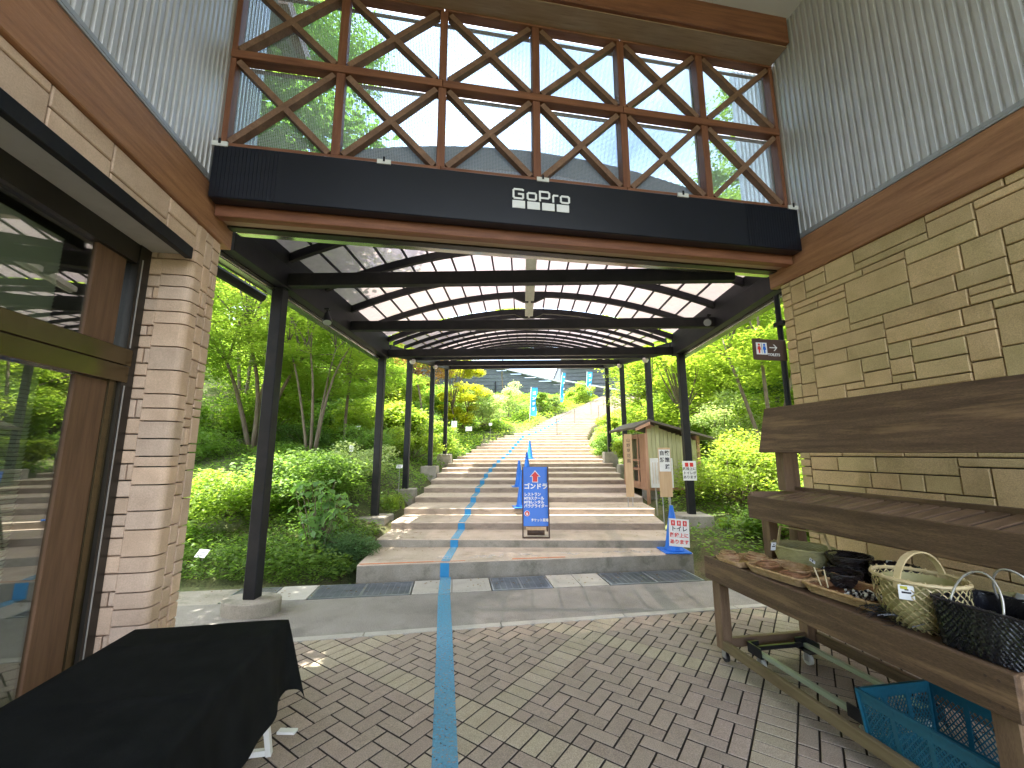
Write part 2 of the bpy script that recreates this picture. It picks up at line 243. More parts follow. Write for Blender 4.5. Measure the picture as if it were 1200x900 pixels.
class MB:
    def __init__(s): s.v = []; s.f = []; s.mi = []
    def add(s, vs, fs, mi=0):
        n = len(s.v); s.v += [tuple(q) for q in vs]; s.f += [tuple(i+n for i in f) for f in fs]; s.mi += [mi]*len(fs); return s
    def box(s, x0, x1, y0, y1, z0, z1, c=0, mi=0):
        x0, x1 = min(x0, x1), max(x0, x1); y0, y1 = min(y0, y1), max(y0, y1); z0, z1 = min(z0, z1), max(z0, z1)
        if c <= 0:
            v = [(x, y, z) for z in (z0, z1) for y in (y0, y1) for x in (x0, x1)]
            return s.add(v, [(0, 2, 3, 1), (4, 5, 7, 6), (0, 1, 5, 4), (2, 6, 7, 3), (0, 4, 6, 2), (1, 3, 7, 5)], mi)
        c = min(c, (x1-x0)*.45, (y1-y0)*.45, (z1-z0)*.45)
        # chamfered box: octagonal rings
        def ring(z, i):
            a, b, d, e = x0+i, x1-i, y0+i, y1-i
            return [(a+c, d, z), (b-c, d, z), (b, d+c, z), (b, e-c, z), (b-c, e, z), (a+c, e, z), (a, e-c, z), (a, d+c, z)]
        def ring2(z):
            a, b, d, e = x0+c, x1-c, y0+c, y1-c
            return [(a, d, z), (b, d, z), (b, d, z), (b, e, z), (b, e, z), (a, e, z), (a, e, z), (a, d, z)]
        v = ring(z0+c, 0)+ring(z1-c, 0)+[(x0+c, y0+c, z0), (x1-c, y0+c, z0), (x1-c, y1-c, z0), (x0+c, y1-c, z0), (x0+c, y0+c, z1), (x1-c, y0+c, z1), (x1-c, y1-c, z1), (x0+c, y1-c, z1)]
        f = [(i, (i+1) % 8, 8+(i+1) % 8, 8+i) for i in range(8)]
        B = 16; T = 20
        f += [(B, B+3, B+2, B+1), (T, T+1, T+2, T+3)]
        for k, (e0, e1) in enumerate(((0, 1), (2, 3), (4, 5), (6, 7))):
            b0, b1 = B+k, B+(k+1) % 4; t0, t1 = T+k, T+(k+1) % 4
            f += [(b0, b1, e1, e0), (8+e0, 8+e1, t1, t0)]
        for k, (e0, e1) in enumerate(((7, 0), (1, 2), (3, 4), (5, 6))):
            f += [(B+k, e1, e0), (8+e0, 8+e1, T+k)]
        return s.add(v, f, mi)
    def bar(s, p0, p1, wx, wy, upv=(0, 0, 1), mi=0):
        p0, p1 = Vector(p0), Vector(p1); d = (p1-p0).normalized(); u = Vector(upv); sd_ = d.cross(u)
        if sd_.length < 1e-4: sd_ = d.cross(Vector((0, 1, 0)))
        sd_.normalize(); u = sd_.cross(d); v = []
        for p in (p0, p1):
            for a, b in ((-1, -1), (1, -1), (1, 1), (-1, 1)): v.append(p+sd_*a*wx/2+u*b*wy/2)
        return s.add(v, [(0, 3, 2, 1), (4, 5, 6, 7), (0, 1, 5, 4), (1, 2, 6, 5), (2, 3, 7, 6), (3, 0, 4, 7)], mi)
    def tube(s, pts, r, n=6, closed=False, mi=0, caps=True):
        pts = [Vector(p) for p in pts]; k = len(pts); rr = r if isinstance(r, (list, tuple)) else [r]*k; v = []; ref = None
        for i, p in enumerate(pts):
            a = pts[(i-1) % k] if (closed or i > 0) else p; b = pts[(i+1) % k] if (closed or i < k-1) else p
            d = (b-a).normalized()
            if ref is None: ref = d.orthogonal().normalized()
            ref = (ref-d*ref.dot(d));
            if ref.length < 1e-6: ref = d.orthogonal()
            ref.normalize(); o = d.cross(ref)
            for j in range(n):
                t = 2*pi*j/n; v.append(p+(ref*cos(t)+o*sin(t))*rr[i])
        f = []
        for i in range(k if closed else k-1):
            for j in range(n):
                a = i*n+j; b = i*n+(j+1) % n; c = ((i+1) % k)*n+(j+1) % n; d = ((i+1) % k)*n+j; f.append((a, b, c, d))
        if not closed and caps: f += [tuple(range(n-1, -1, -1)), tuple((k-1)*n+j for j in range(n))]
        return s.add(v, f, mi)
    def lathe(s, prof, n=24, c=(0, 0, 0), mi=0, sx=1, sy=1):
        v = []; m = len(prof)
        for j in range(n):
            t = 2*pi*j/n
            for r, z in prof: v.append((c[0]+r*cos(t)*sx, c[1]+r*sin(t)*sy, c[2]+z))
        f = [(j*m+i, ((j+1) % n)*m+i, ((j+1) % n)*m+i+1, j*m+i+1) for j in range(n) for i in range(m-1)]
        f.append(tuple(j*m for j in range(n-1, -1, -1)) ) if prof[0][0] > 1e-5 else None
        if prof[-1][0] > 1e-5: f.append(tuple(j*m+m-1 for j in range(n)))
        return s.add(v, f, mi)
    def prism(s, poly, z0, z1, mi=0):       # poly: ccw list of (x,y)
        n = len(poly); v = [(x, y, z0) for x, y in poly]+[(x, y, z1) for x, y in poly]
        f = [tuple(range(n-1, -1, -1)), tuple(range(n, 2*n))]+[(i, (i+1) % n, n+(i+1) % n, n+i) for i in range(n)]
        return s.add(v, f, mi)
    def extr(s, poly, d, mi=0):              # 3-D polygon extruded by vector d
        n = len(poly); d = Vector(d); v = [Vector(p) for p in poly]; v += [p+d for p in v]
        return s.add(v, [tuple(range(n-1, -1, -1)), tuple(range(n, 2*n))]+[(i, (i+1) % n, n+(i+1) % n, n+i) for i in range(n)], mi)
    def mesh(s, name, mats, off=Vector((0, 0, 0)), smooth=False):
        me = bpy.data.meshes.new(name); me.from_pydata([tuple(Vector(p)-off) for p in s.v], [], s.f)
        for m in (mats if isinstance(mats, (list, tuple)) else [mats]): me.materials.append(m)
        if max(s.mi, default=0) > 0: me.polygons.foreach_set('material_index', s.mi)
        if smooth: me.polygons.foreach_set('use_smooth', [True]*len(me.polygons))
        me.update(); return me
    def build(s, name, mats, parent=None, smooth=False, loc=None, rot=None, own=None):
        # own: put the part's own origin there (so textures vary), in the thing's frame
        off = org(parent)
        if own is not None:
            o = link(name, s.mesh(name, mats, Vector(own), smooth), parent); o.location = Vector(own)-off; return o
        o = link(name, s.mesh(name, mats, off, smooth), parent)
        if loc is not None: o.location = loc
        if rot is not None: o.rotation_euler = rot
        return o
def text_mesh(txt, size, mat, name='lettering', parent=None, loc=(0, 0, 0), rot=(0, 0, 0), align='CENTER', bold=0.0, extrude=.0006, sx=1.0, depth_fix=True):
    cu = bpy.data.curves.new('txt', 'FONT'); cu.body = txt; cu.size = size; cu.align_x = align; cu.align_y = 'CENTER'; cu.offset = bold; cu.extrude = extrude; cu.resolution_u = 3
    ob = bpy.data.objects.new('txt', cu); C.objects.link(ob); dg = bpy.context.evaluated_depsgraph_get(); me = bpy.data.meshes.new_from_object(ob.evaluated_get(dg))
    bpy.data.objects.remove(ob); me.materials.clear(); me.materials.append(mat); me.name = name
    o = link(name, me, parent, loc, rot); o.scale = (sx, 1, 1); return o
def copy_tree(o, parent=None):
    c = o.copy(); C.objects.link(c); c.parent = parent
    for ch in list(KIDS.get(o.name, [])): copy_tree(ch, c)
    return c
KIDS = {}
def kids(o): KIDS[o.name] = list(o.children); [kids(c) for c in o.children]

# leaf clouds: thousands of small folded leaves as one part
def leafcloud(name, P, size, mat, parent=None, aspect=.55, upness=.5, droop=.25, tone=None, off=None, seedn=None, dirs=None, normals=None):
    n = len(P); P = np.asarray(P, float); size = np.broadcast_to(np.asarray(size, float), (n,)).copy()*RNG.uniform(.65, 1.35, n)
    if normals is None:
        N = RNG.normal(size=(n, 3)); N /= np.linalg.norm(N, axis=1)[:, None]; N = N*(1-upness)+np.array([0, 0, 1.])*upness*1.3
    else: N = normals+RNG.normal(size=(n, 3))*.25
    N /= np.linalg.norm(N, axis=1)[:, None]
    D = RNG.normal(size=(n, 3)) if dirs is None else dirs+RNG.normal(size=(n, 3))*.35
    D -= (D*N).sum(1)[:, None]*N; D /= np.linalg.norm(D, axis=1)[:, None]; D[:, 2] -= droop; D /= np.linalg.norm(D, axis=1)[:, None]
    T = np.cross(N, D); T /= np.linalg.norm(T, axis=1)[:, None]; L = size[:, None]
    b = P-D*L*.5; tip = P+D*L*.5; lf = P+T*L*aspect*.5+N*L*.08-D*L*.05; rg = P-T*L*aspect*.5+N*L*.08-D*L*.05
    V = np.stack([b, rg, tip, lf], 1).reshape(-1, 3)
    if off is not None: V = V-np.array(off)
    me = bpy.data.meshes.new(name); me.vertices.add(4*n); me.vertices.foreach_set('co', V.ravel())
    idx = np.arange(n)*4; F = np.stack([idx, idx+1, idx+2, idx, idx+2, idx+3], 1).ravel()
    me.loops.add(6*n); me.loops.foreach_set('vertex_index', F.astype(np.int32)); me.polygons.add(2*n)
    me.polygons.foreach_set('loop_start', (np.arange(2*n)*3).astype(np.int32)); me.update(calc_edges=True)
    if tone is None: tone = RNG.beta(2, 2, n)
    at = me.attributes.new('tone', 'FLOAT', 'POINT'); at.data.foreach_set('value', np.repeat(np.clip(tone, 0, 1), 4).astype(np.float32))
    me.materials.append(mat); me.validate(); return link(name, me, parent)
def blobs(centres, radii, n, flat=.5, shell=.35):
    """n points per clump, denser toward the outside of each flattened clump"""
    c = np.asarray(centres, float); r = np.asarray(radii, float); k = len(c); idx = RNG.integers(0, k, n)
    d = RNG.normal(size=(n, 3)); d /= np.linalg.norm(d, axis=1)[:, None]; rad = RNG.uniform(shell, 1, n)**.6*(1+RNG.normal(size=n)*.12)
    q = d*rad[:, None]*r[idx][:, None]; q[:, 2] *= flat; return c[idx]+q, idx

# ------------------------------------------------------------------ stair and terrain profile
STEP_Y = [5.6, 6.37, 7.15, 8.05, 9.0, 9.95, 10.95, 11.95, 12.95, 13.95, 14.95, 15.95, 16.95]
STEP_Z = [.18+.112*i for i in range(13)]
y_ = 17.65; z_ = STEP_Z[-1]
while y_ < 51.5: z_ += .143; STEP_Y.append(y_); STEP_Z.append(z_); y_ += .66
def interp(t, x): return float(np.interp(x, [a for a, b in t], [b for a, b in t]))
XL = [(5.6, -2.1), (6.37, -2.17), (10, -2.33), (13, -2.5), (16, -2.5), (19, -1.9), (21, -.9), (22.6, .25), (28.4, 2.1), (33.4, 4.3), (46, 9.0), (52, 11.8)]
XR = [(5.6, 2.3), (7.15, 2.3), (8, 2.43), (11, 2.6), (14, 2.95), (17.5, 3.1), (20.5, 3.1), (23.7, 3.9), (26.5, 5.0), (28.4, 6.6), (33, 9.0), (46, 14.5), (52, 17.5)]
def zstair(y): return interp([(5.3, 0), (5.6, .15)]+[(a+.4, b) for a, b in zip(STEP_Y, STEP_Z)]+[(80, 10.2), (140, 10.4)], y)
def ground_z(x, y):
    zs = zstair(y) if y > 5.3 else -.06
    if y <= 5.3: return -.06
    xl, xr = interp(XL, y), interp(XR, y)
    if xl-.15 < x < xr+.15: return zs-.45
    dl = xl-x; dr = x-xr
    if dl > 0:
        prof = min((y-5.3)*.30, 1.05+(y-5.3)*.075) if y < 16 else zs+.1
        prof = max(prof, zs*.9) + min(9, max(0, -x-5.5)*.26*min(1, max(0, (y-10)/5)))
        k = min(1, max(0, (dl-.1)/1.6)); return (zs-.12)*(1-k)+prof*k
    k = min(1, max(0, (dr-.1)/2.0)); return (zs-.15)*(1-k)+(max(zs, (y-5.3)*.16)+min(10, max(0, dr-2.5)*.30))*k

# ground: one sheet to the horizon
xs = sorted(set(list(np.arange(-16, 18, .4))+list(np.arange(-60, 62, 3))+[-400, -200, -100, 100, 200, 400])); ys = sorted(set(list(np.arange(5.0, 24, .4))+list(np.arange(24, 90, 1.5))+[-300, -60, -20, 0, 4, 5.3, 110, 140, 200, 500]))
gb = MB(); vs = []
for y in ys:
    for x in xs:
        z = ground_z(x, min(y, 140)); z += .05*sin(x*2.1+y*1.3)*cos(y*1.7-x*.9) if (y > 5.8 and (x < -3.2 or x > 3.6)) else 0
        vs.append((x, y, z))
nx = len(xs); gb.add(vs, [(j*nx+i, j*nx+i+1, (j+1)*nx+i+1, (j+1)*nx+i) for j in range(len(ys)-1) for i in range(nx-1)])
g = gb.build('ground', M['soil'], smooth=True); tagp(g, kind='structure')
# ------------------------------------------------------------------ pavement of herringbone pavers
pf = thing('paved_floor', None, None, rz=TH, kind='structure')
MB().box(-3.0, 4.6, -6, 4.02, -.055, -.014).build('joint_bed', M['joint'], pf)
def clip(poly, f):           # keep f(p) <= 0
    out = []
    for i, p in enumerate(poly):
        q = poly[(i+1) % len(poly)]; a, b = f(p), f(q)
        if a <= 0: out.append(p)
        if (a < 0 < b) or (b < 0 < a): t = a/(a-b); out.append((p[0]+(q[0]-p[0])*t, p[1]+(q[1]-p[1])*t))
    return out
rects = []; G = .0052; R2 = 1/sqrt(2)
def addrect(u0, u1, v0, v1, light): 
    if u1-u0 > .03 and v1-v0 > .03: rects.append((u0+G, u1-G, v0+G, v1-G, light))
for ci in range(-5, 6):
    for cj in range(-5, 6):
        U0 = 2.25+1.4*(ci-1); V0 = .4+1.4*cj      # cell 1.2 x 1.2 then a 0.2 stripe
        for i in range(-3, 16):
            for j in range(-3, 16):
                # herringbone unit offsets
                m_ = (i-j) % 4
                if m_ == 0: a0, a1, b0, b1 = i*.1, i*.1+.2, j*.1, j*.1+.1
                elif m_ == 3: a0, a1, b0, b1 = i*.1, i*.1+.1, j*.1, j*.1+.2
                else: continue
                a0, a1, b0, b1 = max(a0, 0), min(a1, 1.2), max(b0, 0), min(b1, 1.2)
                if a1 > a0 and b1 > b0: addrect(U0+a0, U0+a1, V0+b0, V0+b1, 0)
        for k in range(12): addrect(U0+k*.1, U0+k*.1+.1, V0+1.2, V0+1.4, 1)          # stripe along u
        for k in range(14): addrect(U0+1.2, U0+1.4, V0+k*.1, V0+k*.1+.1, 1)          # stripe along v
pav = []
for u0, u1, v0, v1, li in rects:
    poly = [(u0, v0), (u1, v0), (u1, v1), (u0, v1)]; poly = [((u-v)*R2, (u+v)*R2) for u, v in poly]
    for f in (lambda p: p[1]-4.015, lambda p: -.6-p[1], lambda p: -1.83-p[0], lambda p: p[0]-3.5):
        poly = clip(poly, f)
        if len(poly) < 3: break
    if len(poly) < 3: continue
    cx = sum(p[0] for p in poly)/len(poly); cy = sum(p[1] for p in poly)/len(poly)
    ar = abs(sum(poly[i][0]*poly[(i+1) % len(poly)][1]-poly[(i+1) % len(poly)][0]*poly[i][1] for i in range(len(poly))))/2
    if ar < .0008: continue
    X, Y = cx*cos(TH)-cy*sin(TH), cx*sin(TH)+cy*cos(TH)
    vis = Y > 2.05 and abs(X) < Y*1.3 and not (cx < -.85 and cy < 3.0)
    pav.append((Y+abs(X)*.3 if vis else 50+Y, poly, cx, cy, li))
pav.sort(key=lambda t: t[0])
def pav_geo(mb, poly, cx, cy, dz, mi=0, mats_=(0, 1)):
    n = len(poly); c = .0035; ins = [(p[0]+(cx-p[0])*c/.07, p[1]+(cy-p[1])*c/.07) for p in poly]
    v = [(x, y, -.03) for x, y in poly]+[(x, y, dz-.0035) for x, y in poly]+[(x, y, dz) for x, y in ins]
    mb.add(v, [tuple(range(2*n, 3*n))]+[(n+i, n+(i+1) % n, 2*n+(i+1) % n, 2*n+i) for i in range(n)], mi); k0 = len(mb.v)-3*n
    mb.f += [(k0+i, k0+(i+1) % n, k0+n+(i+1) % n, k0+n+i) for i in range(n)]; mb.mi += [2 if mi is not None and mi < 3 and len(mats_) == 3 else 1]*n
for k, (_, poly, cx, cy, li) in enumerate(pav[:300]):
    mb = MB(); pav_geo(mb, poly, cx, cy, random.uniform(-.0025, 0)); mb.build('paver', [M['paverlight' if li else 'paver'], M['joint']], pf, own=(cx, cy, 0))
mb = MB()
for _, poly, cx, cy, li in pav[300:]: pav_geo(mb, poly, cx, cy, random.uniform(-.0025, 0), li, (0, 1, 2))
o = mb.build('paver_field', [M['paver'], M['paverlight'], M['joint']], pf); o['kind'] = 'stuff'
# kerb strip and road
def ab(a, b, z=0): return (a*cos(TH)-b*sin(TH), a*sin(TH)+b*cos(TH), z)
k = thing('kerb_strip', None, None, rz=TH, kind='structure')
for i in range(16):
    MB().box(-9+i*1.2+.003, -9+(i+1)*1.2-.003, 4.02, 4.10, -.06, .002, .004).build('kerb_stone', M['kerb'], k, own=(-9+i*1.2+.6, 4.06, 0))
# edge of the road on the far side: the drain line, turned 9 degrees
DR = radians(9.3); D0 = (-2.12, 4.73)        # a point on the near edge of the drain line
def dl(t, s, z=0): return (D0[0]+t*cos(DR)-s*sin(DR), D0[1]+t*sin(DR)+s*cos(DR), z)
mb = MB(); n = 24
lo = [ab(-9+i*.75, 4.10, 0) for i in range(n)]; hi = [dl(-7+i*.72, 0, 0) for i in range(n)]
mb.add([(p[0], p[1], z) for z in (0, -.06) for q in (lo, hi) for p in q], [(i, i+1, n+i+1, n+i) for i in range(n-1)]+[(2*n+i, 3*n+i, 3*n+i+1, 2*n+i+1) for i in range(n-1)])
r = mb.build('road', M['road']); tagp(r, kind='structure')
for side in (-1, 1):       # the lane running on to both sides
    mb = MB(); x0 = -8.5 if side < 0 else 9; q = [(x0, 1.5 if side < 0 else 5.2, -.006), (side*40, 2, -.006), (side*40, 6, -.006), (x0, 4.6 if side < 0 else 7, -.006)]
    mb.extr(q if side > 0 else q[::-1], (0, 0, -.03)); r = mb.build('road', M['road']); tagp(r, kind='structure')
# drain line: slabs and gratings side by side
dlx = thing('drain_line', None, None, kind='structure')
DW = .50
def slab(t0, t1, s0=.012, s1=DW, dark=False, z=.0):
    mb = MB(); q = [dl(t0+.004, s0), dl(t1-.004, s0), dl(t1-.004, s1), dl(t0+.004, s1)]; mb.extr([(p[0], p[1], -.05) for p in q], (0, 0, .052+z)); return mb
def grate(t0, t1, label):
    c = dl((t0+t1)/2, DW/2); o = thing('drain_grating', label, 'drain grating', (c[0], c[1], 0), DR, 'steel gratings over the drain at the foot of the steps')
    W = t1-t0; H = DW-.03; f = MB()
    for y in (-H/2, H/2-.02): f.box(-W/2+.01, W/2-.01, y, y+.02, -.03, .004)
    for x in (-W/2+.01, -.01, W/2-.03): f.box(x, x+.02, -H/2+.02, H/2-.02, -.03, .004)
    f.build('frame', M['grate'], o)
    b = MB(); nb = int(H/.035)
    for i in range(nb): y = -H/2+.03+i*(H-.05)/nb; b.box(-W/2+.03, W/2-.03, y, y+.009, -.025, .001)
    for i in range(int(W/.07)): x = -W/2+.04+i*.07; b.box(x, x+.006, -H/2+.02, H/2-.02, -.02, -.001)
    q = b.build('grid_bars', M['grate'], o)
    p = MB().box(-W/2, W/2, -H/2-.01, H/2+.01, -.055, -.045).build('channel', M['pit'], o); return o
GR = [(-.22+.0, .88, 'steel drain grating at the left foot of the steps, left of the blue line'), (1.78, 2.50, 'steel drain grating in front of the blue sign board'), (3.18, 4.4, 'steel drain grating before the cone at the right foot of the steps')]
for t0, t1, lb in GR: grate(t0, t1, lb)
for t0, t1 in ((.88, 1.33), (1.33, 1.78), (2.50, 2.84), (2.84, 3.18), (-.62, -.22)):
    mb = slab(t0, t1)
    if .8 < t0 < 1.5:
        for i in range(9):
            q0 = dl(t0+.03+i*.045, .05); q1 = dl(t0+.03+i*.045, .42); mb.bar((q0[0], q0[1], .0035), (q1[0], q1[1], .0035), .012, .003)
    mb.build('drain_slab', M['kerb'], dlx)
MB().extr([dl(-6, .0, -.05), dl(-.62, .0, -.05), dl(-.62, .5, -.05), dl(-6, .5, -.05)], (0, 0, .046)).build('drain_slab', M['conc'], dlx)
grate(-3.1, -1.72, 'steel drain grating beside the tan stone pier'); grate(-1.1, -.62, 'short steel grating behind the round concrete footing')
# ------------------------------------------------------------------ stairs
st = thing('stairs', None, None, kind='structure')
for i, (y, z) in enumerate(zip(STEP_Y, STEP_Z)):
    yn = STEP_Y[i+1] if i+1 < len(STEP_Y) else y+4
    xl, xr = interp(XL, y), interp(XR, y); h = (z-(STEP_Z[i-1] if i else 0)); mb = MB(); yb = yn+.25
    if i == 0: poly = [(-2.06, 5.37), (2.32, 6.06), (2.32, 6.62), (-2.2, 6.62)]
    else:
        xl2, xr2 = interp(XL, yn), interp(XR, yn); poly = [(xl, y), (xr, y), (xr2, yb), (xl2, yb)]
    zb = z-h-.35
    n = 4; c = .012
    inner = [(p[0], p[1]+(c if k < 2 else 0)) for k, p in enumerate(poly)]
    v = [(x, yy, zb) for x, yy in poly]+[(x, yy, z-c) for x, yy in poly]+[(x, yy, z) for x, yy in inner]
    f = [(0, 1, 5, 4), (1, 2, 6, 5), (2, 3, 7, 6), (3, 0, 4, 7), (4, 5, 9, 8), (5, 6, 10, 9), (6, 7, 11, 10), (7, 4, 8, 11), (8, 9, 10, 11)]
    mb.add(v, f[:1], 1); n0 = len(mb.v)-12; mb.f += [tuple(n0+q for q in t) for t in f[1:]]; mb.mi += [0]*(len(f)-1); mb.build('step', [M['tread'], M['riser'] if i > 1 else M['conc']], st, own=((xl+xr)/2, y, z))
# painted route line
pl = thing('painted_route_line', None, None, kind='structure')
W_ = .115
def strip(mb, pts, w=W_, dz=0, d=None):
    for p, q in zip(pts[:-1], pts[1:]):
        ws = w; mb.add([(p[0]-ws/2, p[1], p[2]+dz), (p[0]+ws/2, p[1], p[2]+dz), (q[0]+ws/2, q[1], q[2]+dz), (q[0]-ws/2, q[1], q[2]+dz)], [(0, 1, 2, 3)])
mb = MB(); strip(mb, [(-.05, .4, 0), (-.40, 2.34, 0), (-.547, 3.12, 0), (-.70, 3.93, 0), (-.885, 4.89, 0)], dz=.0035, w=.135)
strip(mb, [(-.885, 4.89, .002), (-.985, 5.52, .002)], dz=.0045, w=.135)
mb.build('line_paint', M['bluep'], pl)
LX = [(5.5, -1.0), (6.37, -1.02), (9.95, -1.07), (12, -1.05), (14.5, -.93), (18, -.5), (21, 0.0), (22.5, .8), (24, 1.4), (28, 2.9)]
mb = MB(); m2 = MB()
for i, (y, z) in enumerate(zip(STEP_Y, STEP_Z)):
    if y > 27: break
    zp = STEP_Z[i-1] if i else .0; yf = 5.53 if i == 0 else y; x = interp(LX, yf); yn = STEP_Y[i+1]; x2 = interp(LX, yn)
    m2.add([(x-W_/2, yf-.004, zp+.003), (x+W_/2, yf-.004, zp+.003), (x+W_/2, yf-.004, z-.008), (x-W_/2, yf-.004, z-.008)], [(0, 1, 2, 3)])
    strip(mb, [(x, yf+.012, z), (x2, yn-.002, z)], dz=.004, w=W_)
mb.build('tread_paint', M['bluep'], pl); m2.build('shaded_riser_line', M['bluep2'], pl)
# orange edge paint and worn white marks on the first tread
mb = MB()
def e1(x): return 5.37+(x+2.06)*(.69/4.38)
for x0, x1, w_ in ((-2.04, -1.15, .035), (-1.15, -.75, .02), (-.15, .55, .03)):
    mb.add([(x0, e1(x0)+.014, .1845), (x1, e1(x1)+.014, .1845), (x1, e1(x1)+.014+w_, .1845), (x0, e1(x0)+.014+w_, .1845)], [(0, 1, 2, 3)])
mb.build('edge_paint', M['orangep'], pl)
mb = MB()
for cx in (-1.12, -.62, -.42, .02, .62, 1.2, 1.42, 1.62):
    for j in range(7):
        x = cx+random.uniform(-.12, .12); y = e1(cx)+.22+random.uniform(-.07, .07); l = random.uniform(.03, .10); t = random.uniform(-.4, .4)
        mb.bar((x, y, .1838), (x+l*cos(t), y+l*sin(t), .1838), random.uniform(.008, .028), .001)
mb.build('worn_marks', M['chalk'], pl)
# ------------------------------------------------------------------ stone pieces for the walls
BR = {}
def brick_mesh(w, h, key, mat, d=.045):
    k = (round(w, 3), round(h, 3), key)
    if k not in BR:
        c = .005; v = [(-w/2, 0, -h/2), (w/2, 0, -h/2), (w/2, 0, h/2), (-w/2, 0, h/2), (-w/2, -d+c, -h/2), (w/2, -d+c, -h/2), (w/2, -d+c, h/2), (-w/2, -d+c, h/2),
             (-w/2+c, -d, -h/2+c), (w/2-c, -d, -h/2+c), (w/2-c, -d, h/2-c), (-w/2+c, -d, h/2-c)]
        f = [(0, 1, 5, 4), (1, 2, 6, 5), (2, 3, 7, 6), (3, 0, 4, 7), (4, 5, 9, 8), (5, 6, 10, 9), (6, 7, 11, 10), (7, 4, 8, 11), (8, 9, 10, 11)]
        me = bpy.data.meshes.new('brick'); me.from_pydata(v, [], f); me.materials.append(mat); BR[k] = me
    return BR[k]
def ashlar(W, H, ux, uz, rnd, wr=(3, 8), tall=.42, fits=None):
    """random stone bond on a grid of ux by uz; returns (x, z, w, h) in metres"""
    nx, nz = int(round(W/ux)), int(round(H/uz)); occ = [[False]*nx for _ in range(nz)]; out = []
    for r in range(nz):
        c = 0
        while c < nx:
            if occ[r][c]: c += 1; continue
            run = 0
            while c+run < nx and not occ[r][c+run]: run += 1
            wd = rnd.randint(*wr); wd = min(wd, run)
            if run-wd < wr[0]: wd = run if run <= wr[1]+2 else run//2
            q = rnd.random(); hh = 1 if q < .30 else 2 if q < .72 else 3 if q < .95 else 4
            hh = min(hh, nz-r)
            while hh > 1 and wd*ux < hh*uz*.75: hh -= 1
            for a in range(hh):
                for b in range(wd): occ[r+a][c+b] = True
            out.append((c*ux, r*uz, wd*ux, hh*uz)); c += wd
    return out
JT = .009
def brick(parent, w, h, x, y, z, rz, key, mat, dep=0):
    o = link('brick', brick_mesh(w-JT, h-JT, key, mat), parent, Vector((x, y, z))-org(parent), (0, 0, rz)); return o
Z0, Z1 = 3.264, 3.62            # wall-head beam
WL, WR_ = -1.827, 3.48
# ------------------------------------------------------------------ left building
lb = thing('shop_building', 'left building with tan stone pier, timber beam, corrugated cladding and glass door', 'building', rz=TH, origin=(WL, 3.2, 0))
MB().box(WL-.33, WL-.046, 3.33, 3.58, 0, Z0).build('pier_core', M['mortar'], lb)
MB().box(WL-.9, WL-.046, -3, 3.33, 3.03, Z0).build('lintel_core', M['mortar'], lb)
MB().box(WL-4, WL-.34, 3.40, 3.56, 0, 6.0).build('end_wall', M['brickL'], lb)
MB().box(WL-.3, WL-.046, -3, 3.66, Z0, Z1-.01).build('beam_core', M['mortar'], lb)
rnd = random.Random(3)
# pier side face (normal +a): corner piece then narrow stones, columns 0.10 to 0.14 wide
cols = [(3.375, 3.475), (3.475, 3.585)]
for (b0, b1) in cols:
    z = 0
    while z < Z0-.02:
        h = rnd.choice([.065, .09, .11, .13, .13, .2]); h = min(h, Z0-z)
        if Z0-z-h < .04: h = Z0-z
        if rnd.random() < .25 and h > .1:
            brick(lb, (b1-b0)*.4, h, WL-.045, b0+(b1-b0)*.2, z+h/2, pi/2, 'L', M['brickL']); brick(lb, (b1-b0)*.6, h, WL-.045, b0+(b1-b0)*.7, z+h/2, pi/2, 'L', M['brickL'])
        else: brick(lb, b1-b0, h, WL-.045, (b0+b1)/2, z+h/2, pi/2, 'L', M['brickL'])
        z += h
# bullnose corner pieces wrapping from the reveal to the side face
def corner_mesh(h):
    R = .05; x0 = WL-.20; y1 = 3.375; yf = 3.25; pts = [(x0, yf)]
    for k in range(7):
        t = -pi/2+k*pi/12; pts.append((WL-R+R*cos(t), yf+R+R*sin(t)))
    pts.append((WL, y1-.004)); inner = [(WL-.045, y1-.004), (WL-.045, yf+.045), (x0, yf+.045)]
    mb = MB(); mb.prism(pts+inner, JT/2, h-JT/2); return mb
z = 0
while z < 2.985:
    h = rnd.choice([.07, .09, .09, .10, .12, .17]); h = min(h, Z0-z)
    o = link('brick', corner_mesh(h).mesh('brick', M['brickL'], Vector((WL-.1, 3.3, 0))), lb, Vector((WL-.1, 3.3, z))-org(lb)); 
    h2 = h
    z += h
zt = z; h = (Z0-zt)
link('brick', corner_mesh(h).mesh('brick', M['brickL'], Vector((WL-.1, 3.3, 0))), lb, Vector((WL-.1, 3.3, zt))-org(lb))
z = 0
while z < 2.97:
    h = rnd.choice([.075, .09, .11, .13, .17]); h = min(h, 3.02-z)
    if rnd.random() < .25: brick(lb, .085, h, WL-.2-.0425-.04, 3.295, z+h/2, 0, 'L', M['brickL']); brick(lb, .04, h, WL-.22, 3.295, z+h/2, 0, 'L', M['brickL'])
    else: brick(lb, .125, h, WL-.2625, 3.295, z+h/2, 0, 'L', M['brickL'])
    z += h
